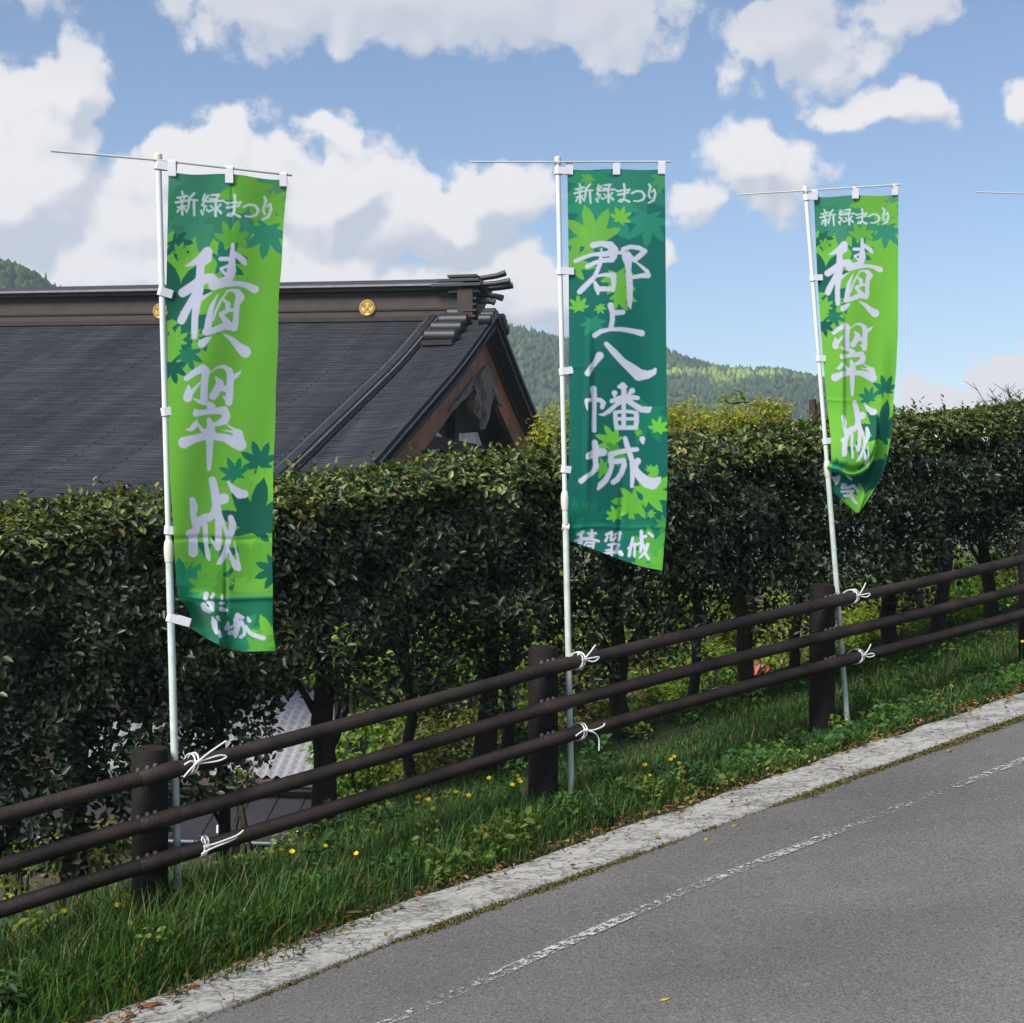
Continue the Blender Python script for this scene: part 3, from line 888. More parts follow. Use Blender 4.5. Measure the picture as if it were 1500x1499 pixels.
CAST_B = [
    ((830, 340), [
        [(390, 200, 46), (500, 172, 38), (640, 200, 58), (690, 270, 68), (685, 360, 55), (665, 410, 42)], [(510, 250, 10), (512, 320, 22), (500, 400, 28)],
        [(130, 432, 30), (250, 378, 26), (400, 332, 26), (560, 330, 40), (650, 310, 45)], [(300, 512, 30), (400, 462, 32), (520, 425, 32), (660, 412, 38)],
        [(500, 440, 30), (450, 570, 32), (410, 660, 32), (330, 742, 38), (240, 832, 42), (190, 882, 38)],
        [(440, 652, 18), (560, 630, 26), (680, 640, 42)], [(682, 640, 46), (692, 750, 36), (680, 862, 26)], [(410, 740, 24), (450, 830, 44), (460, 912, 18)], [(450, 842, 38), (560, 838, 36), (670, 842, 34)],
        [(730, 310, 20), (820, 308, 32)],
        [(832, 262, 38), (930, 222, 30), (1060, 238, 34), (1150, 286, 34), (1060, 362, 40), (1000, 412, 38)],
        [(830, 300, 30), (870, 385, 58), (900, 455, 55), (905, 560, 40), (920, 700, 48), (925, 850, 44), (925, 980, 42), (922, 1070, 32), (938, 1130, 9)],
        [(900, 310, 25), (950, 390, 38), (1000, 420, 34)], [(1010, 440, 12), (1100, 512, 22), (1180, 582, 30), (1192, 640, 42), (1100, 645, 34), (960, 672, 26)]]),
    ((830, 440), [
        [(645, 80, 46), (670, 180, 36), (672, 290, 36), (652, 400, 38)], [(690, 190, 40), (825, 180, 36)], [(410, 522, 36), (500, 462, 34), (640, 430, 28), (800, 430, 32), (960, 455, 38), (1100, 488, 46)],
        [(485, 818, 58), (432, 900, 40), (370, 980, 38), (310, 1072, 46)],
        [(580, 645, 34), (700, 772, 50), (830, 912, 52), (960, 1012, 74), (1060, 1098, 88), (1180, 1098, 60), (1270, 1062, 44), (1298, 1020, 24)]]),
    ((830, 550), [
        [(390, 205, 50), (405, 330, 38), (405, 500, 32), (400, 680, 34), (402, 812, 34)], [(290, 372, 28), (410, 356, 28), (500, 372, 34), (540, 412, 36), (520, 470, 34)], [(285, 385, 24), (295, 460, 18), (305, 512, 8)],
        [(822, 152, 46), (840, 230, 36), (840, 330, 44), (835, 450, 32), (835, 600, 34), (835, 760, 34)], [(770, 170, 28), (870, 172, 24)], [(702, 268, 44), (702, 312, 18)], [(960, 232, 44), (900, 292, 18)],
        [(660, 382, 32), (780, 346, 44), (900, 322, 38), (1040, 336, 32)], [(800, 382, 38), (720, 442, 30), (620, 532, 34), (540, 580, 24), (480, 580, 10)], [(880, 362, 44), (980, 432, 42), (1090, 502, 46), (1190, 512, 46), (1232, 478, 18)],
        [(710, 552, 30), (716, 650, 32), (732, 770, 34)], [(712, 550, 28), (850, 528, 24), (1020, 552, 28)], [(1020, 562, 36), (1025, 680, 36), (1010, 770, 34)], [(740, 642, 26), (1000, 642, 24)], [(732, 770, 36), (870, 772, 32), (1010, 770, 34)]]),
    ((830, 620), [
        [(410, 290, 44), (430, 400, 54), (420, 520, 40), (430, 640, 42), (380, 730, 34), (290, 790, 34), (212, 852, 42)], [(335, 482, 52), (430, 440, 64), (535, 430, 58)], [(312, 512, 30)],
        [(858, 230, 34), (885, 330, 40), (920, 440, 40), (960, 560, 38), (970, 680, 42), (965, 800, 34), (955, 930, 26)],
        [(1030, 390, 32), (900, 402, 36), (760, 432, 36), (650, 462, 44), (652, 560, 44), (660, 640, 34), (630, 740, 34), (570, 842, 44), (500, 912, 44), (462, 970, 20)],
        [(690, 570, 40), (830, 552, 38), (842, 620, 42), (800, 742, 38), (740, 832, 40), (682, 870, 38)],
        [(1042, 560, 48), (1000, 622, 44), (1010, 700, 52), (1080, 790, 66), (1180, 872, 82), (1260, 892, 86), (1330, 852, 52), (1372, 800, 14)], [(1110, 242, 44), (1116, 292, 24)]]),
    ((830, 730), [
        [(240, 500, 26), (160, 540, 16)], [(210, 520, 26), (210, 660, 26)], [(120, 630, 18), (240, 600, 26), (350, 600, 24), (470, 635, 20)], [(200, 640, 24), (165, 680, 16)], [(370, 470, 18), (370, 590, 20)], [(310, 520, 16), (430, 520, 18)], [(330, 560, 13), (400, 560, 13)],
        [(260, 700, 14), (290, 650, 17), (400, 660, 18), (380, 760, 14)], [(310, 700, 16), (370, 702, 16)], [(320, 732, 12)],
        [(580, 540, 20), (660, 502, 22), (650, 620, 20)], [(600, 572, 18), (570, 632, 20)], [(700, 542, 13), (782, 502, 20), (760, 620, 22)], [(800, 530, 9)], [(720, 572, 15), (682, 620, 17)], [(610, 690, 18), (700, 672, 18), (760, 682, 22), (740, 740, 20)],
        [(570, 770, 12), (640, 760, 18)], [(660, 700, 20), (660, 880, 16)], [(520, 825, 18), (640, 800, 22), (740, 796, 22), (808, 826, 28)], [(720, 760, 12), (800, 790, 18)],
        [(970, 590, 22), (950, 680, 23), (930, 760, 26), (915, 850, 23)], [(900, 740, 16), (1000, 672, 20)], [(1000, 680, 18), (995, 860, 18)], [(1095, 490, 26), (1100, 600, 28), (1100, 700, 28), (1080, 790, 20)], [(1090, 590, 24), (1160, 560, 22)], [(1010, 690, 18), (1100, 652, 20)],
        [(1130, 690, 18), (1160, 830, 20), (1200, 890, 23)], [(1190, 680, 24), (1160, 780, 23), (1070, 880, 16)], [(1200, 510, 18), (1260, 560, 22)]]),
]
WHITE = srgb(206, 208, 226)


def interp(y, tab):
    return np.interp(y, [p[0] for p in tab], [p[1] for p in tab])


F1L = [(250, 247), (430, 243.5), (600, 246), (700, 249), (780, 254), (850, 258), (873, 260), (883, 266), (893, 276), (904, 279), (920, 279), (935, 289), (946, 303), (960, 304)]
F1R = [(255, 421), (430, 409), (560, 405), (640, 402), (760, 399), (880, 399), (920, 400), (955, 404)]


def art_a(X, Y, foot=True):
    """colours of the lime design at flag-one picture coordinates"""
    col = np.empty(X.shape + (3,)); col[:] = srgb(*LIME)
    # deep green head fading into leaves
    leaves_paint(X, Y, col, [
        (270, 262, 95, 200, (70, 142, 112)), (345, 255, 105, 170, (66, 138, 108)), (405, 262, 60, 185, (78, 146, 104)), (300, 275, 85, 175, (58, 138, 106)),
        (372, 275, 60, 215, (104, 172, 60)), (398, 296, 34, 140, (112, 178, 62)), (250, 300, 60, 160, (52, 132, 92)), (296, 318, 62, 178, (60, 142, 110)), (330, 318, 42, 172, (56, 128, 104)), (338, 356, 36, 20, (96, 170, 60)),
        (392, 338, 44, 190, (50, 142, 110)), (256, 356, 30, 130, (26, 98, 84)), (262, 372, 20, 60, (104, 174, 62)), (325, 385, 40, 80, (30, 120, 98)),
        (262, 446, 66, 345, (16, 98, 80)), (285, 470, 52, 200, (20, 108, 88)), (256, 500, 24, 20, (112, 186, 66)), (283, 492, 16, 90, (108, 182, 64)), (274, 518, 28, 160, (28, 122, 92)), (251, 536, 29, 165, (14, 92, 80)),
        (382, 680, 36, -20, (22, 112, 90)), (345, 697, 29, -25, (28, 128, 96)), (384, 712, 32, 30, (120, 196, 62)), (372, 770, 72, 12, (18, 98, 78)), (398, 800, 34, 160, (100, 176, 58)),
        (325, 812, 62, 205, (24, 108, 84)), (300, 846, 58, 20, (98, 176, 54)), (372, 832, 50, -30, (98, 172, 54)), (404, 836, 34, 250, (18, 104, 82)), (270, 868, 52, -10, (32, 140, 100))])
    m = Y > 862
    mm = m & (X > 262 + 0 * X)
    k = np.clip((Y - 866) / 12, 0, 1)[..., None]
    dark = np.array(srgb(22, 118, 84))
    sel = (Y > 866) & (np.abs(X - 300) > -1)
    col[sel] = col[sel] * (1 - k[sel]) + dark * k[sel]
    leaves_paint(X, Y, col, [(276, 872, 46, 5, (38, 146, 104)), (318, 868, 34, 10, (92, 162, 50)), (300, 862, 30, -20, (98, 176, 58)), (352, 930, 48, 120, (36, 142, 100)), (400, 942, 46, -25, (112, 190, 58)), (372, 950, 40, 100, (92, 170, 66))])
    if foot: pass
    a = np.zeros(X.shape)
    for (o, st) in CAST_A:
        seg_paint(X, Y, a, st, o[0], o[1], 0.1, None, grow=-0.05)
    if foot:
        for (o, st) in FOOT_A:
            seg_paint(X, Y, a, st, o[0], o[1], 0.1, None)
    col = col * (1 - a[..., None]) + np.array(WHITE) * a[..., None]
    return col


def top_text(s, t, col):
    """the small heading, in flag-two picture coordinates"""
    X = 832 + s * 145; Y = 249 + t * 587
    a = np.zeros(X.shape)
    for (o, st) in TOP_TXT:
        seg_paint(X, Y, a, st, o[0], o[1], 0.1, None, soft=0.9)
    w = np.array(srgb(196, 214, 214))
    return col * (1 - a[..., None]) + w * a[..., None]


def art_b(X, Y):
    col = np.empty(X.shape + (3,))
    k = np.clip((Y - 250) / 300, 0, 1)[..., None]
    col[:] = np.array(srgb(28, 116, 104)) * (1 - k) + np.array(srgb(4, 104, 92)) * k
    leaves_paint(X, Y, col, [
        (870, 262, 60, 190, (40, 138, 100)), (930, 262, 70, 170, (44, 130, 108)), (845, 330, 50, 150, (46, 140, 100)), (880, 300, 72, 180, (42, 144, 112)), (862, 260, 14, 200, (92, 170, 76)),
        (950, 322, 42, 185, (44, 142, 114)), (972, 262, 26, 200, (70, 150, 96)), (870, 352, 54, -15, (112, 182, 72)), (836, 386, 40, 60, (110, 180, 70)), (908, 322, 21, 20, (120, 192, 66)),
        (852, 340, 12, 100, (118, 190, 68)), (905, 405, 34, 170, (112, 186, 66)), (905, 432, 30, 110, (112, 186, 66)), (848, 452, 20, -5, (112, 190, 68)), (868, 472, 26, 170, (38, 138, 112)), (878, 450, 12, 150, (112, 190, 68)),
        (950, 605, 50, 200, (8, 128, 96)), (964, 630, 20, 10, (112, 196, 64)), (900, 648, 30, -70, (112, 196, 64)), (905, 660, 26, 220, (70, 160, 66)), (886, 685, 20, 250, (92, 178, 66)), (933, 635, 9, 60, (104, 182, 60)),
        (948, 722, 46, 60, (106, 188, 60)), (930, 735, 38, 230, (100, 180, 56)), (952, 690, 10, 10, (110, 190, 66)), (902, 758, 19, -20, (112, 200, 62)), (845, 762, 34, -8, (12, 126, 100)), (862, 765, 34, 20, (14, 118, 96)),
        (940, 770, 42, 200, (10, 116, 86)), (952, 752, 10, 130, (100, 182, 62)), (975, 770, 18, 300, (64, 150, 70)), (835, 790, 40, 30, (16, 138, 106)), (955, 812, 42, -8, (76, 164, 62)), (968, 835, 34, -40, (98, 178, 62)), (935, 832, 26, 80, (84, 168, 62))])
    a = np.zeros(X.shape)
    for (o, st) in CAST_B:
        seg_paint(X, Y, a, st, o[0], o[1], 0.1, None, grow=-0.05)
    return col * (1 - a[..., None]) + np.array(WHITE) * a[..., None]


# ------------------------------------------------------------------ flags: cloth shapes
def cloth_mesh(name, ns, nt, shape, art):
    s, t = np.meshgrid(np.linspace(0, 1, ns), np.linspace(0, 1, nt), indexing='ij')
    X, Y, D = shape(s, t)
    col = art(s, t, X, Y)
    V = np.stack([(X - 750) * D / F, D, ZC + (750 - Y) * D / F], axis=-1).reshape(-1, 3)
    i = np.arange(ns * nt).reshape(ns, nt)
    Q = np.column_stack([i[:-1, :-1].ravel(), i[:-1, 1:].ravel(), i[1:, 1:].ravel(), i[1:, :-1].ravel()])
    return fast_mesh(name, V, Q, col.reshape(-1, 3), smooth=True)


def sst(x, a, b):
    k = np.clip((x - a) / (b - a), 0, 1)
    return k * k * (3 - 2 * k)


def ridge(x, c, w):
    return np.exp(-((x - c) / w) ** 2)


D1, D2, D3, D4 = 5.20, 6.24, 7.29, 8.32


def shape1(s, t):
    top = 252 + 11 * s + 2.2 * np.sin(s * 9)
    xe = np.array([0.0, .17, .30, .54, 1.0]); ye = np.array([921, 944, 951, 955.5, 954.0])
    bot = np.interp(s, xe, ye)
    Y = top + (bot - top) * t
    Lx = interp(Y, F1L); Rx = interp(Y, F1R)
    X = Lx + (Rx - Lx) * s
    X = X + 0.6 * np.sin(Y / 19.0) * s
    D = D1 + 0.12 * s - 0.004
    D = D + 0.012 * np.sin(s * 5.2 + Y / 160) * sst(Y, 260, 500) + 0.004 * np.sin(s * 11 + Y / 70)
    # storage creases
    D = D + 0.0035 * ridge(Y, 790 + 1.5 * np.sin(X / 17), 3.5) - 0.007 * ridge(Y, 877 + 1.2 * np.sin(X / 23), 4) + 0.007 * ridge(X, 331, 3) * sst(Y, 780, 860) + 0.004 * ridge(X, 340, 2.5) * (1 - sst(Y, 280, 360))
    # curl of the lower hoist corner, blown back
    r = np.hypot((X - 262) / 1.0, (Y - 930) / 1.2)
    D = D + 0.11 * (1 - sst(r, 18, 62)) - 0.05 * ridge(r, 58, 12) * sst(Y, 860, 900)
    D = D - 0.03 * sst(Y, 880, 960) * sst(s, .3, 1)
    return X, Y, D


F2L = [(240, 831), (400, 833), (600, 834), (700, 833), (760, 829), (790, 826)]
F2R = [(240, 974), (500, 976), (690, 978), (760, 976), (836, 970)]


def shape2(s, t):
    top = 249 + 0.8 * np.sin(s * 10)
    bot = np.interp(s, [0, .12, .35, .6, .8, 1], [789, 796, 808, 822, 831, 836.5])
    Y = top + (bot - top) * t
    Lx = interp(Y, F2L); Rx = interp(Y, F2R)
    X = Lx + (Rx - Lx) * s
    D = D2 + 0.01 * s + 0.015 * np.sin(s * 6 + Y / 170) * sst(Y, 260, 480) + 0.003 * np.sin(s * 13 - Y / 60)
    D = D - 0.016 * ridge(X, 863 - (Y - 540) * 0.02, 5) * sst(Y, 450, 560) * (1 - sst(Y, 650, 760))
    D = D + 0.012 * ridge(X, 912 - (Y - 700) * 0.05, 4) * sst(Y, 680, 760) - 0.004 * ridge(Y, 773 + np.sin(X / 13), 3) - 0.002 * ridge(Y, 538, 3) * (1 - sst(X, 850, 930))
    D = D + 0.06 * (1 - sst(s, 0, .5)) * sst(Y, 740, 800) - 0.03 * sst(Y, 770, 836) * s
    return X, Y, D


F3L = [(285, 1192), (400, 1197), (500, 1203.5), (590, 1211), (640, 1217), (675, 1217.5), (686, 1211), (700, 1208.5), (712, 1211), (720, 1217), (752, 1253)]
F3R = [(280, 1316), (480, 1315.5), (540, 1313), (600, 1308), (640, 1305.5), (680, 1298), (705, 1289), (752, 1258.5)]
LIP = [(1205, 682), (1217, 689), (1228, 691), (1240, 697), (1250, 698.5), (1262, 694.5), (1272, 687), (1279, 675), (1282, 662), (1284, 640), (1285, 600)]


def lip_in(X, Y):
    ly = np.interp(X, [p[0] for p in LIP], [p[1] for p in LIP], right=560)
    return ly - Y                       # positive above the lip


def shape3(s, t):
    top = 289 - 3 * s + 1.0 * np.sin(s * 10)
    bot = 751.5
    Y = top + (bot - top) * t
    Lx = interp(Y, F3L); Rx = interp(Y, F3R)
    X = Lx + (Rx - Lx) * s
    D = D3 - 0.10 * s + 0.018 * np.sin(s * 6.2 + 0.6 + Y / 200) * sst(Y, 300, 470)
    D = D - 0.018 * ridge(X, 1234, 3.5) * sst(Y, 420, 520) * (1 - sst(Y, 600, 640)) - 0.003 * ridge(Y, 587 + np.sin(X / 15), 2.5) * (1 - sst(X, 1230, 1290))
    D = D + 0.05 * sst(s, .78, 1.0) * sst(Y, 450, 600)
    li = lip_in(X, Y)
    pouch = sst(li, -3, 3)
    D = D - 0.075 * sst(Y, 590, 680) * pouch + 0.045 * (1 - pouch) * sst(Y, 600, 660)
    D = D + 0.03 * ridge(li, 7, 6) * pouch * sst(Y, 620, 680)
    return X, Y, D


def art1(s, t, X, Y):
    return top_text(s, (Y - 252 - 11 * s) / 703 - 0.004, art_a(X, Y))


def art2(s, t, X, Y):
    return top_text((X - 832) / 145, (Y - 249) / 587, art_b(X, Y))


def art3(s, t, X, Y):
    t3 = (Y - 289 + 3 * s) / 498.0
    y1 = 252 + 703 * (0.022 + 1.02 * t3)
    s1 = (X - interp(Y, F3L)) / (interp(Y, F3R) - interp(Y, F3L))
    x1 = 247 + (interp(y1, [(250, 421), (430, 409), (640, 402), (760, 399), (960, 400)]) - 247) * s1 + (y1 > 700) * 0
    col = art_a(x1, y1, foot=False)
    col = top_text(s1, t3 - 0.002, col)
    tail = (lip_in(X, Y) < 0) & (Y > 676 + np.clip(X - 1284, 0, 40) * -0.2)
    tc = np.empty(X.shape + (3,)); tc[:] = srgb(12, 98, 76)
    leaves_paint(X, Y, tc, [(1262, 742, 34, -5, (116, 196, 64)), (1250, 748, 26, 40, (112, 190, 62)), (1240, 742, 24, -60, (108, 186, 62)), (1226, 712, 26, 110, (18, 116, 90)), (1282, 690, 30, 190, (14, 90, 72))])
    a = np.zeros(X.shape)
    for (o, st) in FOOT_C:
        seg_paint(X, Y, a, st, o[0], o[1], 0.1, None)
    tc = tc * (1 - a[..., None]) + np.array(WHITE) * a[..., None]
    col[tail] = tc[tail]
    return col


def stadium(mb, c, ax, ay, az, length, r, h, n=6, th=0.0012):
    """cloth loop: stadium in the (ax, ay) plane running from c along ax, height h along az"""
    prof = []
    for i in range(n + 1):
        a = math.pi / 2 + math.pi * i / n
        prof.append((r * math.cos(a), r * math.sin(a)))
    for i in range(n + 1):
        a = -math.pi / 2 + math.pi * i / n
        prof.append((length + 0.004 * math.cos(a), 0.004 * math.sin(a)))
    m = len(prof)
    vs = []
    for (x, y) in prof:
        for k in (-1, 1):
            vs.append(c + ax * x + ay * y + az * (k * h / 2))
    fs = []
    for i in range(m):
        j = (i + 1) % m
        fs.append((2 * i, 2 * j, 2 * j + 1, 2 * i + 1))
    mb.add(vs, fs)


def flag(idx, D, ptop, pbot, rod, cloth_me, side_tabs, top_tabs, joint_y, label):
    """ptop / pbot: photo positions of the pole ends, rod: ends of the crossbar"""
    a, b = px(ptop[0], ptop[1], D), px(pbot[0], pbot[1], D)
    dirv = (b - a).normalized()
    foot = b + dirv * 0.18
    root = thing('nobori_flag', b, label, 'banner flag', 'festival flags tied along the fence')
    at = lambda y: a + (b - a) * ((y - ptop[1]) / (pbot[1] - ptop[1]))
    j = at(joint_y)
    m = MB(); m.tube([a, j], 0.0115, 14); m.build('upper_pole', M['pole'], root, True)
    m = MB(); m.tube([j, foot], 0.0142, 14); m.build('lower_pole', M['pole_low'], root, True)
    m = MB(); m.tube([j - dirv * .03, j - dirv * .022, j - dirv * .004, j + dirv * .03, j + dirv * .055], [.0125, .0165, .0195, .0195, .0165], 14); m.build('pole_joint', M['collar'], root, True)
    m = MB(); m.tube([a - dirv * .018, a - dirv * .014, a + dirv * .016, a + dirv * .02], [.012, .0155, .0155, .012], 12); m.build('pole_cap', M['collar'], root, True)
    rp = [px(*p) for p in rod]
    m = MB(); m.tube(rp, [.0042] * (len(rp) - 1) + [.0048], 8); m.build('crossbar', M['rod'], root, True)
    o = link('cloth', cloth_me, M['cloth'], root)
    for (y, x1, y1) in side_tabs:
        c = at(y); e = px(x1, y1, D)
        ax = (e - c); ln = ax.length; ax.normalize()
        ay = Vector((0, 1, 0)); az = ax.cross(ay).normalized(); ay = az.cross(ax)
        m = MB(); stadium(m, c, ax, ay, az, ln, 0.0165, 0.032); m.build('pole_tab', M['tab'], root)
    for (x, y, y1, dd, w) in top_tabs:
        c = px(x, y, dd); e = px(x, y1, dd)
        ax = (e - c); ln = ax.length; ax.normalize()
        ay = Vector((0, 1, 0)); az = Vector((1, 0, 0))
        m = MB(); stadium(m, c, ax, ay, az, ln, 0.0075, w); m.build('crossbar_tab', M['tab'], root)
    return root


flag(0, D1, (232, 233), (262, 1338), [(75, 222, D1 - .07), (150, 228, D1 - .04), (232, 235.5, D1 - .012), (330, 246.5, D1 + .05), (428, 257.5, D1 + .12)],
     cloth_mesh('cloth', 185, 720, shape1, art1),
     [(243, 258, 246), (428, 252, 432), (604, 254, 602), (777, 265, 778), (905, 278, 913)],
     [(252, 238, 258, D1 - .005, .031), (336, 247, 268, D1 + .055, .031), (415, 256, 273, D1 + .11, .028)], 803,
     'lime green festival banner on white pole at the leftmost fence post, lower corner curled back')
flag(1, D2, (817, 236), (837, 1160), [(690, 238, D2 - .01), (817, 238, D2 - .012), (982, 237.5, D2 + .01)],
     cloth_mesh('cloth', 150, 600, shape2, art2),
     [(251, 837, 251), (398, 840, 398), (545, 843, 542), (688, 845, 690), (773, 829, 768)],
     [(834, 240, 256, D2, .033), (903, 240, 256, D2 + .005, .033), (969, 239, 255, D2 + .01, .033)], 730,
     'dark teal green festival banner on white pole, in the middle of the row')
flag(2, D3, (1180, 279), (1243, 1080), [(1080, 286, D3 + .05), (1180, 280, D3 - .012), (1320, 271, D3 - .11)],
     cloth_mesh('cloth', 135, 500, shape3, art3),
     [(290, 1198, 288), (408, 1207, 407), (526, 1217, 526), (647, 1226, 645)],
     [(1193, 281, 293, D3 - .02, .033), (1253, 276, 291, D3 - .06, .033), (1311, 272, 286, D3 - .10, .028)], 684,
     'lime green festival banner with its lower end folded up, beside the third fence post')


def shape4(s, t):
    X = 1556 + 110 * s; Y = 297 + 430 * t
    return X, Y, D4 + 0.03 * np.sin(6 * s + t * 3)


def art4(s, t, X, Y):
    col = art_b(832 + s * 145, 249 + t * 587)
    return top_text(s, t, col)


flag(3, D4, (1546, 284), (1590, 980), [(1430, 282, D4 + .02), (1546, 286, D4 - .012), (1672, 289, D4 - .02)], cloth_mesh('cloth', 75, 300, shape4, art4),
     [(300, 1560, 300), (400, 1562, 400), (505, 1566, 505), (610, 1570, 610)], [(1562, 287, 300, D4, .033), (1612, 288, 300, D4, .033), (1662, 289, 300, D4, .033)], 640,
     'rightmost banner flag, only the bare end of its thin crossbar inside the picture')


# ------------------------------------------------------------------ cords tying poles to rails
def cord(rx, ry, pole_px, D, rail_ab, seed, label):
    rr = random.Random(seed)
    c = Vector(rail_ab)                    # rail axis point
    u = (W(1, 0, 0) - W(0, 0, 0)); u.z = 0.13; u.normalize()
    vb = W(0, 1, 0) - W(0, 0, 0)
    up = Vector((0, 0, 1))
    m = MB()
    r = .0034
    # two turns round rail and pole
    for k in (-.008, .006):
        ring = []
        for i in range(20):
            a = 2 * math.pi * i / 20
            ring.append(c + u * (k + 0.01 * math.sin(a)) + vb * (-.018 + .055 * math.cos(a)) + up * (.037 * math.sin(a)))
        m.tube(ring, r, 6, closed=True)
    kn = c + vb * .037 + up * .012
    def bow(pts):
        ps = [kn + u * p[0] + vb * p[1] + up * p[2] for p in pts]
        # smooth
        out = []
        for i in range(len(ps) - 1):
            p0, p1, p2, p3 = ps[max(i - 1, 0)], ps[i], ps[i + 1], ps[min(i + 2, len(ps) - 1)]
            for q in range(5):
                t = q / 5
                out.append(0.5 * ((2 * p1) + (p2 - p0) * t + (2 * p0 - 5 * p1 + 4 * p2 - p3) * t * t + (3 * p1 - p0 - 3 * p2 + p3) * t ** 3))
        out.append(ps[-1])
        m.tube(out, r, 6)
    g = lambda v: v * rr.uniform(.68, .9)
    for pts in ry:
        bow([(g(p[0]), g(p[1]), g(p[2])) for p in pts])
    m.tube([kn - u * .012, kn, kn + u * .012], [.006, .0095, .006], 8)
    o = m.build('tie_cord', M['rope'], None, True)
    tag(o, label, 'cord', 'white cords tying the flag poles')
    return o


LOOPS = {
    'long': [[(0, 0, 0), (.05, .01, .008), (.11, .012, .012), (.15, .012, -.004), (.10, .014, -.012), (0, .004, -.004)], [(-.08, .012, -.045), (-.03, .014, -.012), (.04, .012, .03), (.13, .008, .075)], [(0, 0, 0), (-.03, .01, .015), (-.06, .008, .008)]],
    'long2': [[(0, 0, 0), (.06, .01, .005), (.13, .012, .012), (.16, .012, .03)], [(-.03, .012, -.03), (.02, .014, -.012), (.10, .012, -.004), (.15, .01, .004)], [(0, 0, 0), (-.03, .01, .03), (-.02, .008, .045), (.01, 0, .01)]],
    'bow': [[(0, 0, 0), (.04, .012, -.02), (.085, .014, -.022), (.09, .014, -.004), (.05, .012, .0), (0, 0, 0)], [(0, 0, 0), (.03, .01, .03), (.07, .006, .07)], [(0, 0, 0), (-.02, .01, .03), (-.04, .01, .045), (-.05, .006, .03)]],
    'trail': [[(0, 0, 0), (.05, .012, -.008), (.10, .014, .0), (.13, .012, .015)], [(0, 0, 0), (-.04, .012, .004), (-.085, .01, -.012)], [(0, 0, 0), (.05, .014, -.02), (.08, .012, -.06), (.085, .012, -.12)]],
}
for (k, kind, dz, da, lab) in [
        (0, 'long', .172, .13, 'white cord bow with long ends on the top rail at the leftmost flag pole'),
        (0, 'long2', -.15, .17, 'white cord knot on the bottom rail at the leftmost flag pole'),
        (1, 'bow', .172, .13, 'white cord bow on the top rail at the teal flag pole'),
        (1, 'trail', -.15, .14, 'white cord knot with a hanging end on the bottom rail at the teal flag pole'),
        (2, 'bow', .172, .13, 'white cord bow on the top rail at the folded lime flag pole'),
        (2, 'bow', -.15, .17, 'white cord bow on the bottom rail at the folded lime flag pole')]:
    f = da / SPAN
    z = MIDZ[k] * (1 - f) + MIDZ[k + 1] * f + dz
    cord(0, LOOPS[kind], None, None, W(k * SPAN + da, RAILB, z), int(k * 7 + dz * 100), lab)

# ------------------------------------------------------------------ hedge
HT_A = [-6, -3, -.389, .85, 2.079, 6.305, 12, 20]
HT_Z = [.85, 1.25, 1.562, 1.71, 1.858, 2.285, 2.85, 3.6]
hedge = thing('camellia_hedge', W(1.5, -.95, GR(1.5)), 'tall dark clipped hedge of small glossy leaves behind the brown fence', 'hedge')
HB0, HB1 = -.58, -1.45


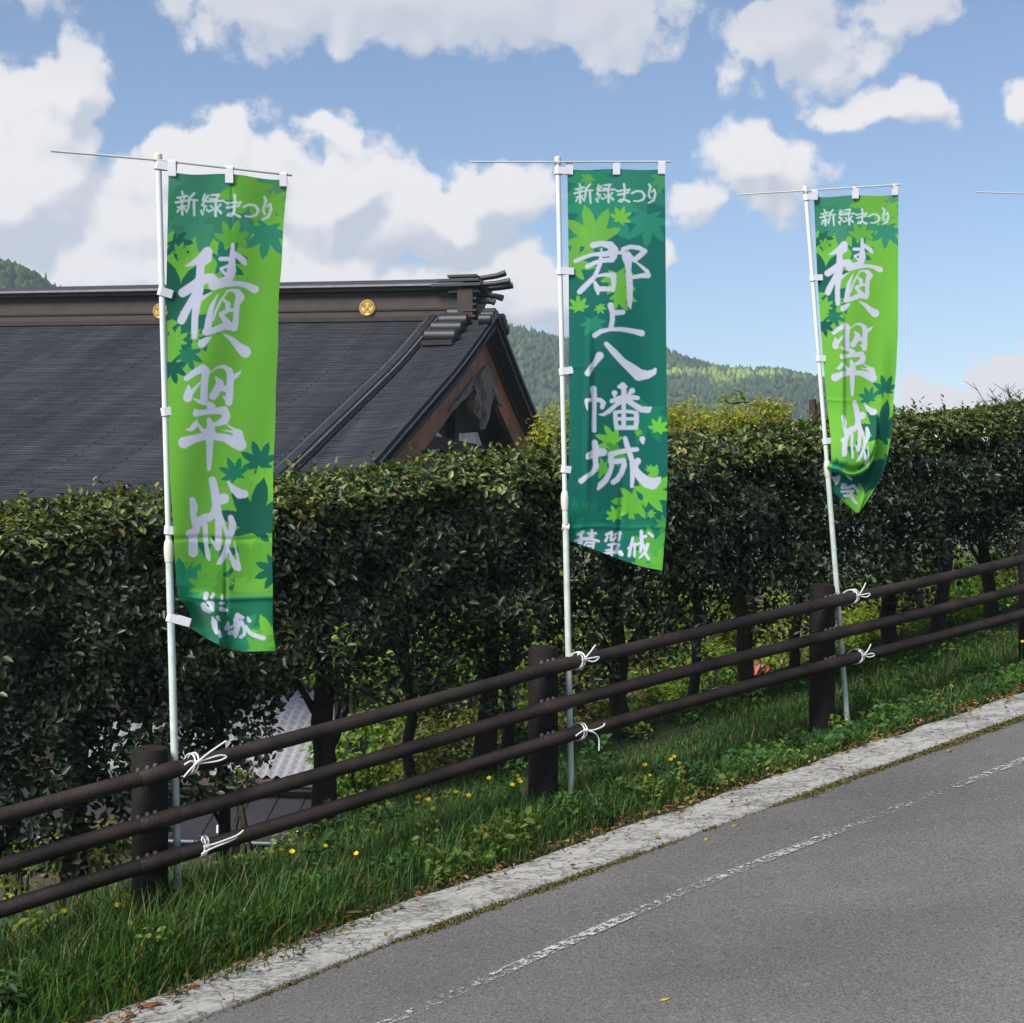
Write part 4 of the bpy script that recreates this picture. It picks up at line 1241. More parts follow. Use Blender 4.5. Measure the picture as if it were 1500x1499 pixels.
def hedge_foliage(n):
    a = RNG.uniform(-2.6, 9.5, n)
    u = RNG.uniform(0, 1, n)
    top = np.interp(a, HT_A, HT_Z)
    g = GR(a)
    low = g + np.interp(a, [-3, .2, .9, 2, 12], [.16, .18, .40, .36, .36]) + .16 * (vnoise(np.column_stack([a * 1.7, a * 0, a * 0]), 21) - .5) * 2
    kind = RNG.choice(4, n, p=[.46, .30, .10, .14])       # front, top, back, inside
    b = np.empty(n); z = np.empty(n)
    nb = np.zeros(n); nz = np.zeros(n)
    rv = RNG.uniform(0, 1, n)
    m = kind == 0
    hh = rv ** .8
    z[m] = (low + (top - low) * hh)[m]
    b[m] = HB0
    nb[m] = 1
    m = kind == 1
    b[m] = (HB0 + (HB1 - HB0) * rv)[m]; z[m] = top[m]; nz[m] = 1
    m = kind == 2
    b[m] = HB1; z[m] = (low + (top - low) * rv)[m]; nb[m] = -1
    m = kind == 3
    b[m] = (HB0 + (HB1 - HB0) * u)[m]; z[m] = (low + (top - low) * (rv * .95))[m]; nb[m] = 1
    # rounded shoulder
    k = np.clip((z - (top - .26)) / .26, 0, 1)
    sh = np.where(kind == 0, -.20 * k * k, 0)
    kt = np.clip((b - (HB0 - .3)) / .3, 0, 1)
    zs = np.where(kind == 1, -.12 * kt * kt, 0)
    nz = np.where(kind == 0, nz + k * .8, nz); nb = np.where(kind == 1, nb + kt * .8, nb)
    # clumpy surface
    P3 = np.column_stack([a * 5.5, b * 5.5, z * 5.5])
    cl = vnoise(P3, 31) - .5
    cl2 = vnoise(P3 * 2.6, 32) - .5
    disp = .25 * cl + .10 * cl2 - np.abs(RNG.normal(0, .045, n))
    b = b + sh + np.where(nb > 0, disp, np.where(nb < 0, -disp, 0)) * np.abs(nb)
    z = z + zs + disp * nz * .55
    shoot = (kind == 1) & (RNG.uniform(0, 1, n) < .025)
    z = z + np.where(shoot, RNG.uniform(0, .06, n), 0)
    # thinner towards the bottom so that light comes through
    hr = np.clip((z - low) / .55, 0, 1)
    hole = vnoise(np.column_stack([a * 3.1, b * 3.1, z * 3.1]), 41)
    keep = (RNG.uniform(0, 1, n) < np.interp(a, [-3, .7, 1.2, 3.2, 4.5, 12], [.85, .8, .5, .5, .72, .72]) + .15 * hr + .35 * hr * (hr > .6)) & ~((hole < np.interp(a, [-3, .7, 1.2, 3.2, 4.5, 12], [.28, .30, .42, .42, .34, .34]) - .24 * hr) & (hr < .9))
    p2 = P0 + np.outer(a, U2) + np.outer(b, V2)
    P = np.column_stack([p2, z])
    no = np.column_stack([np.outer(nb, V2), nz + .55])
    no = unit(no + RNG.normal(0, .55, (n, 3)))
    d = unit(np.cross(no, RNG.normal(size=(n, 3))) + no * .25 + np.array([0, 0, .1]))
    sz = RNG.uniform(.026, .054, n)
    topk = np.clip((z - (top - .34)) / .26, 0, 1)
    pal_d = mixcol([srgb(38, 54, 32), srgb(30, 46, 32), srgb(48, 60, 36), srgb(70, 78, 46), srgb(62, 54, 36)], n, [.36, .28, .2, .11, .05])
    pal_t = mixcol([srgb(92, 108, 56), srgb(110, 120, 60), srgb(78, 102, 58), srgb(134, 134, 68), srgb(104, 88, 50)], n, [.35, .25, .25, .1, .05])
    pale_top = (topk * RNG.uniform(0, 1, n) > .42)[:, None]        # skylight on the clipped top painted as paler leaves, with some new growth
    col = np.where(pale_top, pal_t * .95, pal_d * .88)
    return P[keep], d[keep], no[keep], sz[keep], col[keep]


P, d, no, sz, col = hedge_foliage(165000)
ns_ = 420
sa = RNG.uniform(-2.4, 9.0, ns_); sb = RNG.uniform(HB1 + .1, HB0 - .12, ns_)
szt = np.interp(sa, HT_A, HT_Z) - .02
sp2 = P0 + np.outer(sa, U2) + np.outer(sb, V2)
sh_h = RNG.uniform(.02, .11, ns_) ** 1.0 * RNG.choice([.6, 1, 1.35], ns_)
SP, SD, SN, SS, SC = [], [], [], [], []
for k in range(6):
    f = (k + 1) / 6
    th = RNG.uniform(0, 6.283, ns_)
    SP.append(np.column_stack([sp2, szt + sh_h * f]))
    SD.append(np.column_stack([np.cos(th), np.sin(th), np.full(ns_, .5 + .8 * f)]))
    SN.append(np.column_stack([-np.cos(th) * .6, -np.sin(th) * .6, np.full(ns_, 1.)]))
    SS.append(RNG.uniform(.024, .042, ns_))
    SC.append(mixcol([srgb(112, 124, 60), srgb(96, 112, 54), srgb(128, 118, 64), srgb(84, 102, 54)], ns_))
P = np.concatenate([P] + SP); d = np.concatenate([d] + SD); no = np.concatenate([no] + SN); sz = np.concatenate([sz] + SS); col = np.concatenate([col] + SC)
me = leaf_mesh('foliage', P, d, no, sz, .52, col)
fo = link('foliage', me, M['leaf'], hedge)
fo['kind'] = 'stuff'


def a_from_px(x, b):
    """where the sight line through picture column x meets the strip b"""
    dx = (x - 750) / F
    k = dx * V2[0] + V2[1]
    d = (b + P0 @ V2) / k
    return float((np.array([dx * d, d]) - P0) @ U2)


def trunk_mesh(a, b, r, h, rr):
    m = MB()
    z0 = float(ground(a, b)) - .12
    pts, rad = [], []
    x, y = 0, 0
    n = 9
    for i in range(n):
        f = i / (n - 1)
        pts.append(W(a + x, b + y, z0 + f * (float(GR(a)) - .1 + h - z0))); rad.append(r * (1.25 - .75 * f) * (1.25 if i == 0 else 1) * rr.uniform(.92, 1.08))
        x += rr.uniform(-.03, .03); y += rr.uniform(-.03, .03)
    m.tube(pts, rad, 9)
    for k in range(6):
        i = rr.randint(3, 7)
        s = pts[i]
        an = rr.uniform(0, 6.28)
        q = [s]
        dv = Vector((math.cos(an) * .5, math.sin(an) * .5, rr.uniform(.5, 1))).normalized()
        ln = rr.uniform(.25, .6)
        for j in range(1, 5):
            dv = (dv + Vector((rr.uniform(-.2, .2), rr.uniform(-.2, .2), .1))).normalized()
            q.append(q[-1] + dv * ln / 4)
        m.tube(q, [r * .42, r * .34, r * .27, r * .2, r * .12], 6)
    return m


rt = random.Random(5)
for (x, b, r) in [(-60, -.9, .045), (100, -.95, .05), (128, -1.15, .035), (228, -1.0, .03), (330, -1.1, .03), (482, -.9, .058), (600, -1.15, .03), (716, -.95, .052), (742, -1.1, .028), (912, -.9, .05), (1010, -1.1, .03),
                  (1096, -.95, .05), (1160, -1.1, .03), (1300, -.95, .05), (1368, -.85, .045), (1450, -1.0, .045), (1560, -.95, .045)]:
    a = a_from_px(x, b)
    trunk_mesh(a, b, r, 1.25, rt).build('trunk', M['bark'], hedge, True)

# ------------------------------------------------------------------ verge grass, weeds, moss
def grass(n):
    a = RNG.uniform(-2.6, 9.0, n)
    b = RNG.uniform(-1.5, .78, n)
    dens = vnoise(np.column_stack([a * 2.4, b * 2.4, a * 0]), 51)
    edge = np.interp(b - kerb_off(a) - np.interp(a, [-2, -.3, .5, 1.3], [.14, .10, .03, 0]), [-1.5, -.8, -.2, .35, .5, .6], [.35, .8, 1, 1, .7, .2]) * (1 + .3 * (dens - .5))
    edge2 = .50 + kerb_off(a) + np.interp(a, [-2, -.3, .5, 1.3], [.14, .10, .03, 0]) + .06 * (vnoise(np.column_stack([a * 5, a * 0, a * 0]), 52) - .5) * 2
    keep = (RNG.uniform(0, 1, n) < edge * (.35 + .9 * dens)) & (b < edge2 + .05)
    a, b, dens = a[keep], b[keep], dens[keep]
    n = len(a)
    z = verge_z(a, b) - .01
    tuft = vnoise(np.column_stack([a * 1.3, b * 1.6, a * 0 + 5]), 53)
    h = RNG.uniform(.035, .15, n) * (.55 + 1.1 * tuft) * np.interp(b, [-1.5, -.5, -.2, .1, .3, .45, .56], [.5, .6, .9, 1.15, 1.1, .9, .6])
    # taller towards the left end
    h *= np.interp(a, [-1.5, .2, 1.2, 2.6, 9], [1.3, 1.2, .95, .62, .58])
    p2 = P0 + np.outer(a, U2) + np.outer(b, V2)
    base = np.column_stack([p2, z])
    th = RNG.uniform(0, 2 * np.pi, n)
    lean = RNG.uniform(.1, .95, n)[:, None] * h[:, None]
    dirh = np.column_stack([np.cos(th), np.sin(th), np.zeros(n)])
    dirh = dirh + np.column_stack([np.full(n, V2[0]), np.full(n, V2[1]), np.zeros(n)]) * .5 * np.clip((b - .1) / .4, 0, 1)[:, None]
    wd = np.column_stack([-dirh[:, 1], dirh[:, 0], np.zeros(n)])
    w = RNG.uniform(.0018, .0042, n)[:, None]
    up = np.array([0, 0, 1.])
    mid = base + up * h[:, None] * .6 + dirh * lean * .30
    tip = base + up * h[:, None] * .95 + dirh * lean
    V = np.stack([base - wd * w, base + wd * w, mid + wd * w * .85, mid - wd * w * .85, tip + wd * w * .12, tip - wd * w * .12], axis=1).reshape(-1, 3)
    i = np.arange(n) * 6
    Q = np.concatenate([np.column_stack([i, i + 1, i + 2, i + 3]), np.column_stack([i + 3, i + 2, i + 4, i + 5])])
    col = mixcol([srgb(62, 98, 40), srgb(50, 88, 40), srgb(78, 110, 46), srgb(92, 118, 52), srgb(134, 122, 74)], n, [.30, .30, .2, .12, .08])
    col *= (.72 + .50 * dens)[:, None]
    col *= .93; col[:, 0] *= 1.08; col[:, 2] *= 1.25
    return fast_mesh('grass', V, Q, np.repeat(col, 6, axis=0))


tag(link('grass', grass(200000), M['grass']), 'ragged green grass growing on the verge between road edge and hedge', 'grass', kind='stuff')


def weeds(n):
    """clover, mugwort and other low broad leaves among the grass"""
    c = 420
    ca = RNG.uniform(-2.2, 8.5, c); cb = RNG.uniform(-1.4, .46, c)
    cb = np.where(RNG.uniform(0, 1, c) < .35, RNG.uniform(.2, .47, c), cb)
    k = RNG.integers(0, c, n)
    rad = RNG.uniform(.03, .13, c)[k]
    th = RNG.uniform(0, 6.283, n); rr = np.sqrt(RNG.uniform(0, 1, n)) * rad
    a = ca[k] + np.cos(th) * rr; b = np.minimum(cb[k] + np.sin(th) * rr, .53)
    hmax = RNG.uniform(.05, .17, c)[k]
    z = verge_z(a, b) + RNG.uniform(.15, 1, n) ** .7 * hmax
    p2 = P0 + np.outer(a, U2) + np.outer(b, V2)
    P = np.column_stack([p2, z])
    no = unit(np.column_stack([RNG.normal(0, .5, n), RNG.normal(0, .5, n) - .25, np.ones(n)]))
    d = unit(np.cross(no, RNG.normal(size=(n, 3))))
    sz = RNG.uniform(.018, .05, n) * RNG.uniform(.6, 1.2, c)[k]
    tone = mixcol([srgb(66, 100, 42), srgb(52, 86, 44), srgb(96, 118, 50), srgb(46, 76, 40), srgb(112, 124, 54)], c, [.3, .25, .2, .15, .1])[k] * RNG.uniform(.85, 1.15, (n, 1))
    return leaf_mesh('weeds', P, d, no, sz, .55, tone)


tag(link('weeds', weeds(17000), M['soft_leaf']), 'low broad leaved weeds scattered through the verge grass', 'weeds', kind='stuff')


def moss(n):
    a = RNG.uniform(-2.5, 9, n)
    w = .6 * vnoise(np.column_stack([a * 2.2, a * 0, a * 0]), 61) + .4 * vnoise(np.column_stack([a * 9, a * 0, a * 0]), 62)
    keep = RNG.uniform(0, 1, n) < np.clip((w - .25) * 1.9, .06, 1)
    a = a[keep]; w = w[keep]; n = len(a)
    b = .800 + kerb_off(a) + RNG.normal(0, .020, n) * (.15 + 1.3 * w ** 2) + .004
    z = GR(a) + .006
    p2 = P0 + np.outer(a, U2) + np.outer(b, V2)
    base = np.column_stack([p2, z])
    no = unit(np.column_stack([RNG.normal(0, .5, n), RNG.normal(0, .5, n), np.ones(n)]))
    d = unit(np.cross(no, RNG.normal(size=(n, 3))) + np.array([0, 0, .6]))
    sz = RNG.uniform(.004, .016, n)
    col = mixcol([srgb(84, 84, 46), srgb(98, 88, 56), srgb(70, 82, 40), srgb(92, 74, 52), srgb(110, 104, 60)], n)
    return leaf_mesh('moss', base, d, no, sz, .5, col)


tag(link('moss', moss(42000), M['moss']), 'line of moss and litter in the joint between kerb and road', 'moss', kind='stuff')


def litter(n):
    a = RNG.uniform(-2.4, 8.8, n)
    e = .52 + kerb_off(a) + np.interp(a, [-2, -.3, .5, 1.3], [.12, .09, .03, 0])
    b = e + RNG.normal(0, .035, n) - .01 + np.where(RNG.uniform(0, 1, n) < .12, RNG.uniform(0, .25, n), 0)
    z = GR(a) + .034 + RNG.uniform(0, .012, n) - .018 * (b > .80)
    p2 = P0 + np.outer(a, U2) + np.outer(b, V2)
    no = unit(np.column_stack([RNG.normal(0, .35, n), RNG.normal(0, .35, n), np.ones(n)]))
    d = unit(np.cross(no, RNG.normal(size=(n, 3))))
    col = mixcol([srgb(96, 66, 44), srgb(120, 90, 60), srgb(74, 54, 42), srgb(140, 116, 82), srgb(130, 70, 44)], n)
    return leaf_mesh('leaf_litter', np.column_stack([p2, z]), d, no, RNG.uniform(.006, .034, n), .5, col)


tag(link('leaf_litter', litter(2600), M['dry_leaf']), 'crumbled brown leaf litter where the grass meets the kerb', 'litter', kind='stuff')
# yellow buttercups
def flower(name, p, hgt, rr, label, n_pet=5):
    root = thing(name, p, label, 'flower', 'yellow flowers in the verge')
    m = MB()
    top = Vector(p) + Vector((rr.uniform(-.03, .03), rr.uniform(-.03, .03), hgt))
    mid = (Vector(p) + top) / 2 + Vector((rr.uniform(-.012, .012), rr.uniform(-.012, .012), 0))
    m.tube([Vector(p), mid, top], .0011, 5)
    m.build('stem', M['stem'], root)
    P, D_, N_ = [], [], []
    tilt = Vector((rr.uniform(-.3, .3), -.7, 1)).normalized()
    x = tilt.cross(Vector((1, 0, 0))).normalized(); y = tilt.cross(x)
    for k in range(n_pet):
        a = 2 * math.pi * k / n_pet
        dv = x * math.cos(a) + y * math.sin(a) + tilt * .35
        P.append(top); D_.append(dv); N_.append(tilt)
    P, D_, N_ = np.array(P), np.array(D_), np.array(N_)
    me = leaf_mesh('blossom', P, D_, N_, np.full(n_pet, rr.uniform(.011, .015)), .95, np.tile(np.array(srgb(236, 208, 24)), (n_pet, 1)), fold=.12, droop=-.1)
    link('blossom', me, M['petal'], root)


M['stem'] = mat_plain('green_stem', srgb(70, 100, 40), .7)
FL = [(178, 1325, 'left of the leftmost fence post, low'), (175, 1289, 'left of the leftmost fence post, high'), (104, 1334, 'far left below the bottom rail'), (40, 1336, 'at the left edge below the bottom rail'),
      (486, 1239, 'beside the thick hedge trunk'), (515, 1249, 'right of the thick hedge trunk, pale'), (420, 1246, 'just left of the thick hedge trunk'), (437, 1249, 'small one left of the thick hedge trunk'),
      (630, 1173, 'below the bottom rail, pair member higher'), (623, 1169, 'below the bottom rail, pair member left'), (675, 1162, 'in the cluster left of the second post, top'), (683, 1167, 'in the cluster left of the second post, bottom'), (636, 1186, 'small one under the bottom rail pair'),
      (718, 1140, 'nearest above the grass left of the second post'), (745, 1149, 'largest left of the second post'), (758, 1146, 'middle of three left of the second post'), (761, 1138, 'highest of three left of the second post'), (767, 1144, 'rightmost of three left of the second post'),
      (985, 1118, 'largest right of the second flag pole'), (995, 1113, 'highest right of the second flag pole'), (998, 1121, 'lowest right of the second flag pole'), (938, 1134, 'lower left right of the teal flag'), (955, 1146, 'low right of the teal flag'), (946, 1138, 'between two low ones right of the teal flag'),
      (1497, 941, 'at the right edge below the bottom rail')]
rf = random.Random(9)
for (x, y, wh) in FL:
    b = rf.uniform(-.12, .12)
    a = a_from_px(x, b)
    w = W(a, b, 0)
    z = ZC + (750 - y) * w.y / F
    g = float(verge_z(np.array([a]), np.array([b]))[0])
    if z < g + .06: z = g + .06
    flower('buttercup', (w.x, w.y, g), z - g, rf, 'yellow buttercup ' + wh)


# fallen leaves
def fallen(x, y, b, size, col, rot, label, curl=.12):
    a = a_from_px(x, b)
    # solve b on the road plane from the picture
    dx, dz = (x - 750) / F, (750 - y) / F
    d = 6.0
    for _ in range(30):
        pa, pb = ab_of(dx * d, d)
        g = float(GR(pa)) + (.026 if .5 < pb < .79 else (.007 if pb >= .79 else .05))
        d += 0.8 * ((ZC + dz * d) - g) / max(.05, -dz + .1)
    w = Vector((dx * d, d, g))
    dv = np.array([[math.cos(rot), math.sin(rot), .13 * (math.cos(rot) * U2[0] + math.sin(rot) * U2[1])]])
    me = leaf_mesh('fallen_leaf', np.array([[w.x, w.y, w.z]]), dv, np.array([[0, 0, 1.]]), np.array([size * .8]), .5, np.array([srgb(*[c * .82 for c in col])]), fold=curl, droop=-.05)
    o = link('fallen_leaf', me, M['dry_leaf'])
    md = o.modifiers.new('thickness', 'SOLIDIFY'); md.thickness = .0012
    tag(o, label, 'leaf', 'fallen leaves along the road edge')


for args in [(1072, 1215 - 3, 0, .05, (196, 150, 60), .6, 'orange yellow fallen leaf on the pale kerb strip'),
             (966, 1228, 0, .05, (196, 156, 70), 2.0, 'ochre fallen leaf lying on the kerb left of the orange one'),
             (966, 1467, 0, .05, (206, 190, 80), .2, 'lone yellow leaf lying on the asphalt near the bottom'),
             (1032, 1232, 0, .045, (190, 160, 110), .9, 'tan fallen leaf on the asphalt just off the kerb'),
             (330, 1368, 0, .15, (150, 92, 84), .1, 'large reddish brown leaf below the leftmost flag pole'),
             (435, 1373, 0, .13, (70, 52, 52), .4, 'dark curled leaf at the edge of the grass'),
             (505, 1340, 0, .10, (130, 112, 90), -.4, 'grey brown leaf resting on grass edge beside the kerb'),
             (340, 1414, 0, .09, (180, 140, 100), 0.2, 'pale tan leaf in the litter at the kerb edge'),
             (268, 1452, 0, .07, (160, 90, 50), .4, 'rust coloured leaf in the litter lower left'),
             (205, 1478, 0, .09, (170, 96, 54), .3, 'orange brown leaf at the lowest left of the kerb'),
             (262, 1460, 0, .05, (190, 140, 70), 2.2, 'small yellow leaf in the litter lower left'),
             (385, 1405, 0, .05, (168, 70, 40), .8, 'small red leaf where the kerb meets the grass'),
             (865, 1237, 0, .11, (176, 168, 140), .3, 'long pale leaf on the kerb edge in the middle'),
             (1215, 1108, 0, .12, (176, 170, 130), .35, 'long pale leaf at the grass edge right of the third pole'),
             (1405, 1038, 0, .10, (190, 180, 140), .3, 'pale leaf at the grass edge near the right border'),
             (1130, 1140, 0, .09, (168, 120, 76), .5, 'brown leaf at grass edge near the third flag pole'),
             (990, 1185, 0, .08, (188, 160, 110), .2, 'tan leaf at the grass edge between second and third poles'),
             (1388, 1102, 0, .05, (186, 140, 80), .9, 'small ochre leaf on asphalt beside the right part of the kerb'),
             (1377, 1095, 0, .04, (180, 160, 90), 2.5, 'tiny yellow leaf on asphalt beside the right part of the kerb'),
             (1450, 1025, 0, .05, (200, 190, 150), 1.0, 'small cream leaf near the right end of the grass')]:
    fallen(*args)
# the red dead leaf cluster caught behind the fence
p = W(a_from_px(1120, -.45), -.45, 0)
n = 5
Pq = np.array([[p.x + random.uniform(-.04, .04), p.y, ZC + (750 - 970 + random.uniform(-6, 6)) * p.y / F] for _ in range(n)])
me = leaf_mesh('withered_sprig', Pq, RNG.normal(size=(n, 3)), np.tile([0, -1., .4], (n, 1)) + RNG.normal(0, .3, (n, 3)), np.full(n, .075), .45, np.array([srgb(200, 104, 90), srgb(190, 90, 74), srgb(180, 160, 130), srgb(205, 120, 104), srgb(160, 120, 96)]))
o = link('withered_sprig', me, M['dry_leaf'])
tag(o, 'withered red and tan leaves caught behind the bottom rail', 'leaf')


# ------------------------------------------------------------------ shrubs and trees beyond the hedge
def shrub(name, p, rad, n, size, pal, label, cat='shrub', group='shrubs beyond the hedge', clumps=26, trunk_r=.03, stemdrop=1.0):
    base = Vector((p[0], p[1], p[2] - rad[2] - stemdrop))
    root = thing(name, base, label, cat, group)
    leaf_cloud('crown', p, rad, n, size, pal, root, M['soft_leaf'], .5, .5, clumps, .42)
    m = MB()
    rr = random.Random(int(abs(p[0] * 100)))
    c = Vector(p)
    for k in range(4):
        e = c + Vector((rr.uniform(-.5, .5) * rad[0], rr.uniform(-.5, .5) * rad[1], rr.uniform(-.1, .5) * rad[2]))
        md = base.lerp(e, .5) + Vector((rr.uniform(-.1, .1), rr.uniform(-.1, .1), 0))
        m.tube([base, md, e], [trunk_r, trunk_r * .7, trunk_r * .25], 6)
    m.build('trunk', M['bark'], root, True)
    return root


YG = [srgb(132, 146, 54), srgb(112, 132, 48), srgb(150, 154, 66), srgb(94, 116, 46)]
BG_ = [srgb(108, 138, 48), srgb(88, 124, 44), srgb(128, 152, 60), srgb(74, 104, 42)]
OL = [srgb(100, 108, 50), srgb(84, 96, 46), srgb(118, 114, 62), srgb(106, 86, 54), srgb(74, 90, 42)]
for (x, y, d, rx, rz, n, pal, sz, lab) in [
        (545, 1100, 8.6, .34, .26, 1500, BG_, .05, 'bright green shrub between thick hedge trunk and fence rails'),
        (660, 1130, 8.2, .42, .26, 2200, OL, .045, 'olive and tan low shrub behind the bottom rail'),
        (760, 1075, 8.8, .40, .30, 2000, OL, .045, 'olive shrub behind the second fence post'),
        (870, 1050, 9.0, .42, .30, 2000, OL, .045, 'olive green shrub right of the second fence post'),
        (960, 1040, 9.2, .36, .26, 1700, BG_, .04, 'yellow green low shrub between the second and third posts'),
        (1060, 1000, 9.6, .40, .28, 1800, BG_, .04, 'green shrub seen below the middle rail'),
        (1150, 985, 10.0, .40, .26, 1600, YG, .04, 'yellowish shrub left of the third post'),
        (1300, 960, 10.6, .45, .28, 1800, BG_, .04, 'green shrub right of the third flag pole'),
        (1420, 935, 11.2, .50, .28, 1800, BG_, .04, 'green shrub under the right end of the hedge'),
        (20, 1275, 7.4, .26, .12, 900, YG, .035, 'yellow green shrub at the lower left edge'),
        (660, 960, 10.5, .55, .34, 2000, BG_, .06, 'bright leafy bush glimpsed through the hedge trunks'),
        (850, 920, 11.0, .70, .40, 2400, YG, .06, 'yellow green bush glimpsed through the hedge behind the teal flag pole'),
        (1010, 905, 11.5, .60, .34, 1800, BG_, .06, 'green bush glimpsed through the hedge between second and third poles'),
        (490, 960, 10.0, .30, .26, 900, BG_, .06, 'small bright bush behind the hedge, beside the thick trunk'),
        (350, 1150, 9.0, .10, .12, 300, OL, .04, 'thin olive sprig beside the leftmost flag pole'),
        (1240, 950, 11.2, .85, .50, 3600, YG, .06, 'large yellow green bush behind the third fence post'),
        (1400, 900, 12.4, .95, .55, 3800, BG_, .06, 'large green bush under the right half of the hedge'),
        (1530, 870, 13.0, .95, .60, 3400, OL, .06, 'large olive bush behind the right end of the fence'),
        (1130, 930, 11.6, .75, .50, 3200, OL, .06, 'large olive bush glimpsed left of the third fence post'),
        (760, 985, 11.0, .70, .45, 3000, BG_, .06, 'large green bush behind the second post and trunk'),
        (960, 965, 11.4, .75, .45, 3000, OL, .06, 'large olive bush behind the gap right of the teal flag pole'),
        (600, 1060, 10.4, .45, .40, 2200, OL, .055, 'mid sized olive bush right of the thick hedge trunk'),
        (130, 1240, 9.0, .30, .20, 1200, OL, .05, 'olive bush low behind the left rails'),
        (1470, 860, 10.6, .55, .50, 2600, BG_, .05, 'dense green bush close behind the hedge at the right edge'),
        (1330, 905, 10.4, .45, .42, 2000, YG, .05, 'yellow green bush close behind the hedge right of the folded flag')]:
    q = px(x, y, d)
    shrub('bank_shrub', (q.x, q.y, q.z), (rx, rx, rz), n, sz, pal, lab, stemdrop=.8)
for (x, y, d, rx, rz, n, sz, lab) in [
        (824, 652, 12.0, .24, .34, 1900, .045, 'yellow green treetop rising beside the temple gable'),
        (1000, 632, 13.0, .34, .26, 1800, .045, 'yellow green treetop above the hedge close to the teal flag'),
        (1060, 636, 12.6, .34, .22, 1600, .045, 'low yellow green treetop above the hedge left of the pruned stump'),
        (1122, 624, 13.5, .34, .24, 1700, .045, 'yellow green treetop above the hedge under the cut stub')]:
    q = px(x, y, d)
    shrub('maple_tree', (q.x, q.y, q.z), (rx, rx * .8, rz), n, sz, [srgb(140, 146, 44), srgb(118, 134, 42), srgb(160, 160, 56), srgb(150, 132, 56), srgb(96, 116, 42)], lab, 'tree', 'yellow green trees beyond the hedge', clumps=34, trunk_r=.05, stemdrop=4.0)

# pruned tree with a stub and thin side branch
root = thing('pruned_tree', px(1190, 1200, 16.0), 'pruned tree with dark cut stubs and sparse twigs above the hedge', 'tree')
m = MB()
q = lambda x, y, d=16.0: px(x, y, d)
m.tube([q(1196, 1200), q(1193, 800), q(1190, 640), q(1192, 606), q(1190, 586)], [.10, .085, .065, .05, .042], 9)
m.tube([q(1190, 620), q(1201, 600), q(1202, 590)], [.05, .042, .035], 8)
m.tube([q(1190, 640), q(1150, 612), q(1128, 602), q(1121, 590)], [.05, .04, .04, .035], 8)
m.tube([q(1128, 602), q(1112, 595), q(1090, 590), q(1070, 592), q(1058, 586)], [.025, .016, .013, .01, .006], 6)
m.tube([q(1092, 588), q(1085, 575), q(1075, 572)], [.012, .009, .005], 5)
m.tube([q(1190, 650), q(1230, 600), q(1250, 575), q(1265, 572)], [.03, .02, .012, .006], 5)
m.tube([q(1200, 640), q(1225, 590), q(1228, 572)], [.02, .012, .006], 5)
m.tube([q(1230, 600), q(1215, 585), q(1205, 583)], [.015, .01, .005], 5)
m.build('trunk', M['bark'], root, True)
leaf_cloud('twig_leaves', tuple(q(1068, 582)), (.15, .1, .06), 60, .06, YG, root, M['soft_leaf'], .5, .5, 8, .5)
leaf_cloud('sparse_leaves', tuple(q(1232, 610)), (.35, .3, .3), 260, .05, OL, root, M['soft_leaf'], .5, .5, 24, .5)

# bare twigs at right border
root = thing('bare_shrub', px(1500, 760, 13.5), 'bare twiggy shrub above the hedge at the right edge', 'shrub')
m = MB(); rr = random.Random(3)
for k in range(26):
    s = px(1500 + rr.uniform(-12, 25), 640, 13.5 + rr.uniform(-.2, .2))
    e = px(1500 + rr.uniform(-75, 60), 555 + rr.uniform(0, 45), 13.5 + rr.uniform(-.4, .4))
    md = s.lerp(e, .5) + Vector((rr.uniform(-.08, .08), 0, rr.uniform(0, .08)))
    m.tube([s, md, e], [.008, .005, .002], 4)
    for j in range(2):
        b2 = md.lerp(e, rr.uniform(.2, .8)); m.tube([b2, b2 + Vector((rr.uniform(-.14, .14), rr.uniform(-.1, .1), rr.uniform(.02, .14)))], [.004, .0015], 4)
m.tube([px(1503, 760, 13.5), px(1500, 640, 13.5)], [.04, .02], 7)
m.build('twigs', M['bark'], root, True)

# ------------------------------------------------------------------ temple
TD = 44.0
TS = TD / 30.0                              # hall dimensions below are in units of TS metres
TO = px(729, 462, TD)                       # top of the gable verge
TT = 0.21
nrm = math.hypot(1, TT)
TL = Vector((-1 / nrm, TT / nrm, 0))        # left along the ridge
TN = Vector((-TT / nrm, -1 / nrm, 0))       # towards the viewer, down the near slope
TZ = Vector((0, 0, 1))
TILT = 0.016


def T(l, n, h):
    return TO + (TL * l + TN * n + TZ * (h + l * TILT)) * TS


def gable_nh(x, y):
    """picture position -> (n, h) in the gable plane"""
    dx = (x - 750) / F
    # d*(dx,1) = TO + n*TN
    A = np.array([[dx, -TN.x], [1, -TN.y]])
    d, n = np.linalg.solve(A, np.array([TO.x, TO.y]))
    return n / TS, (ZC + (750 - y) * d / F - TO.z) / TS


near = [gable_nh(*p) for p in [(729, 462), (700, 504), (673, 541), (635, 585), (590, 637), (544, 691), (500, 733)]]
PN = [0.0] + [p[0] for p in near[1:]]
PH = [0.0] + [p[1] for p in near[1:]]
PN += [PN[-1] + 2.2]; PH += [PH[-1] - 0.75]
far_ = [gable_nh(*p) for p in [(737, 475), (760, 545), (780, 595), (797, 632)]]
print('near profile', [(round(a, 2), round(b, 2)) for a, b in zip(PN, PH)])
print('far profile', [(round(a, 2), round(b, 2)) for a, b in far_])


FN = [0.0] + [-p[0] for p in far_[1:]]; FH = [0.0] + [p[1] for p in far_[1:]]
FN += [FN[-1] + 6.0]; FH += [FH[-1] - 6.0 * (FH[-3] - FH[-2]) / (FN[-2] - FN[-3]) * .85]


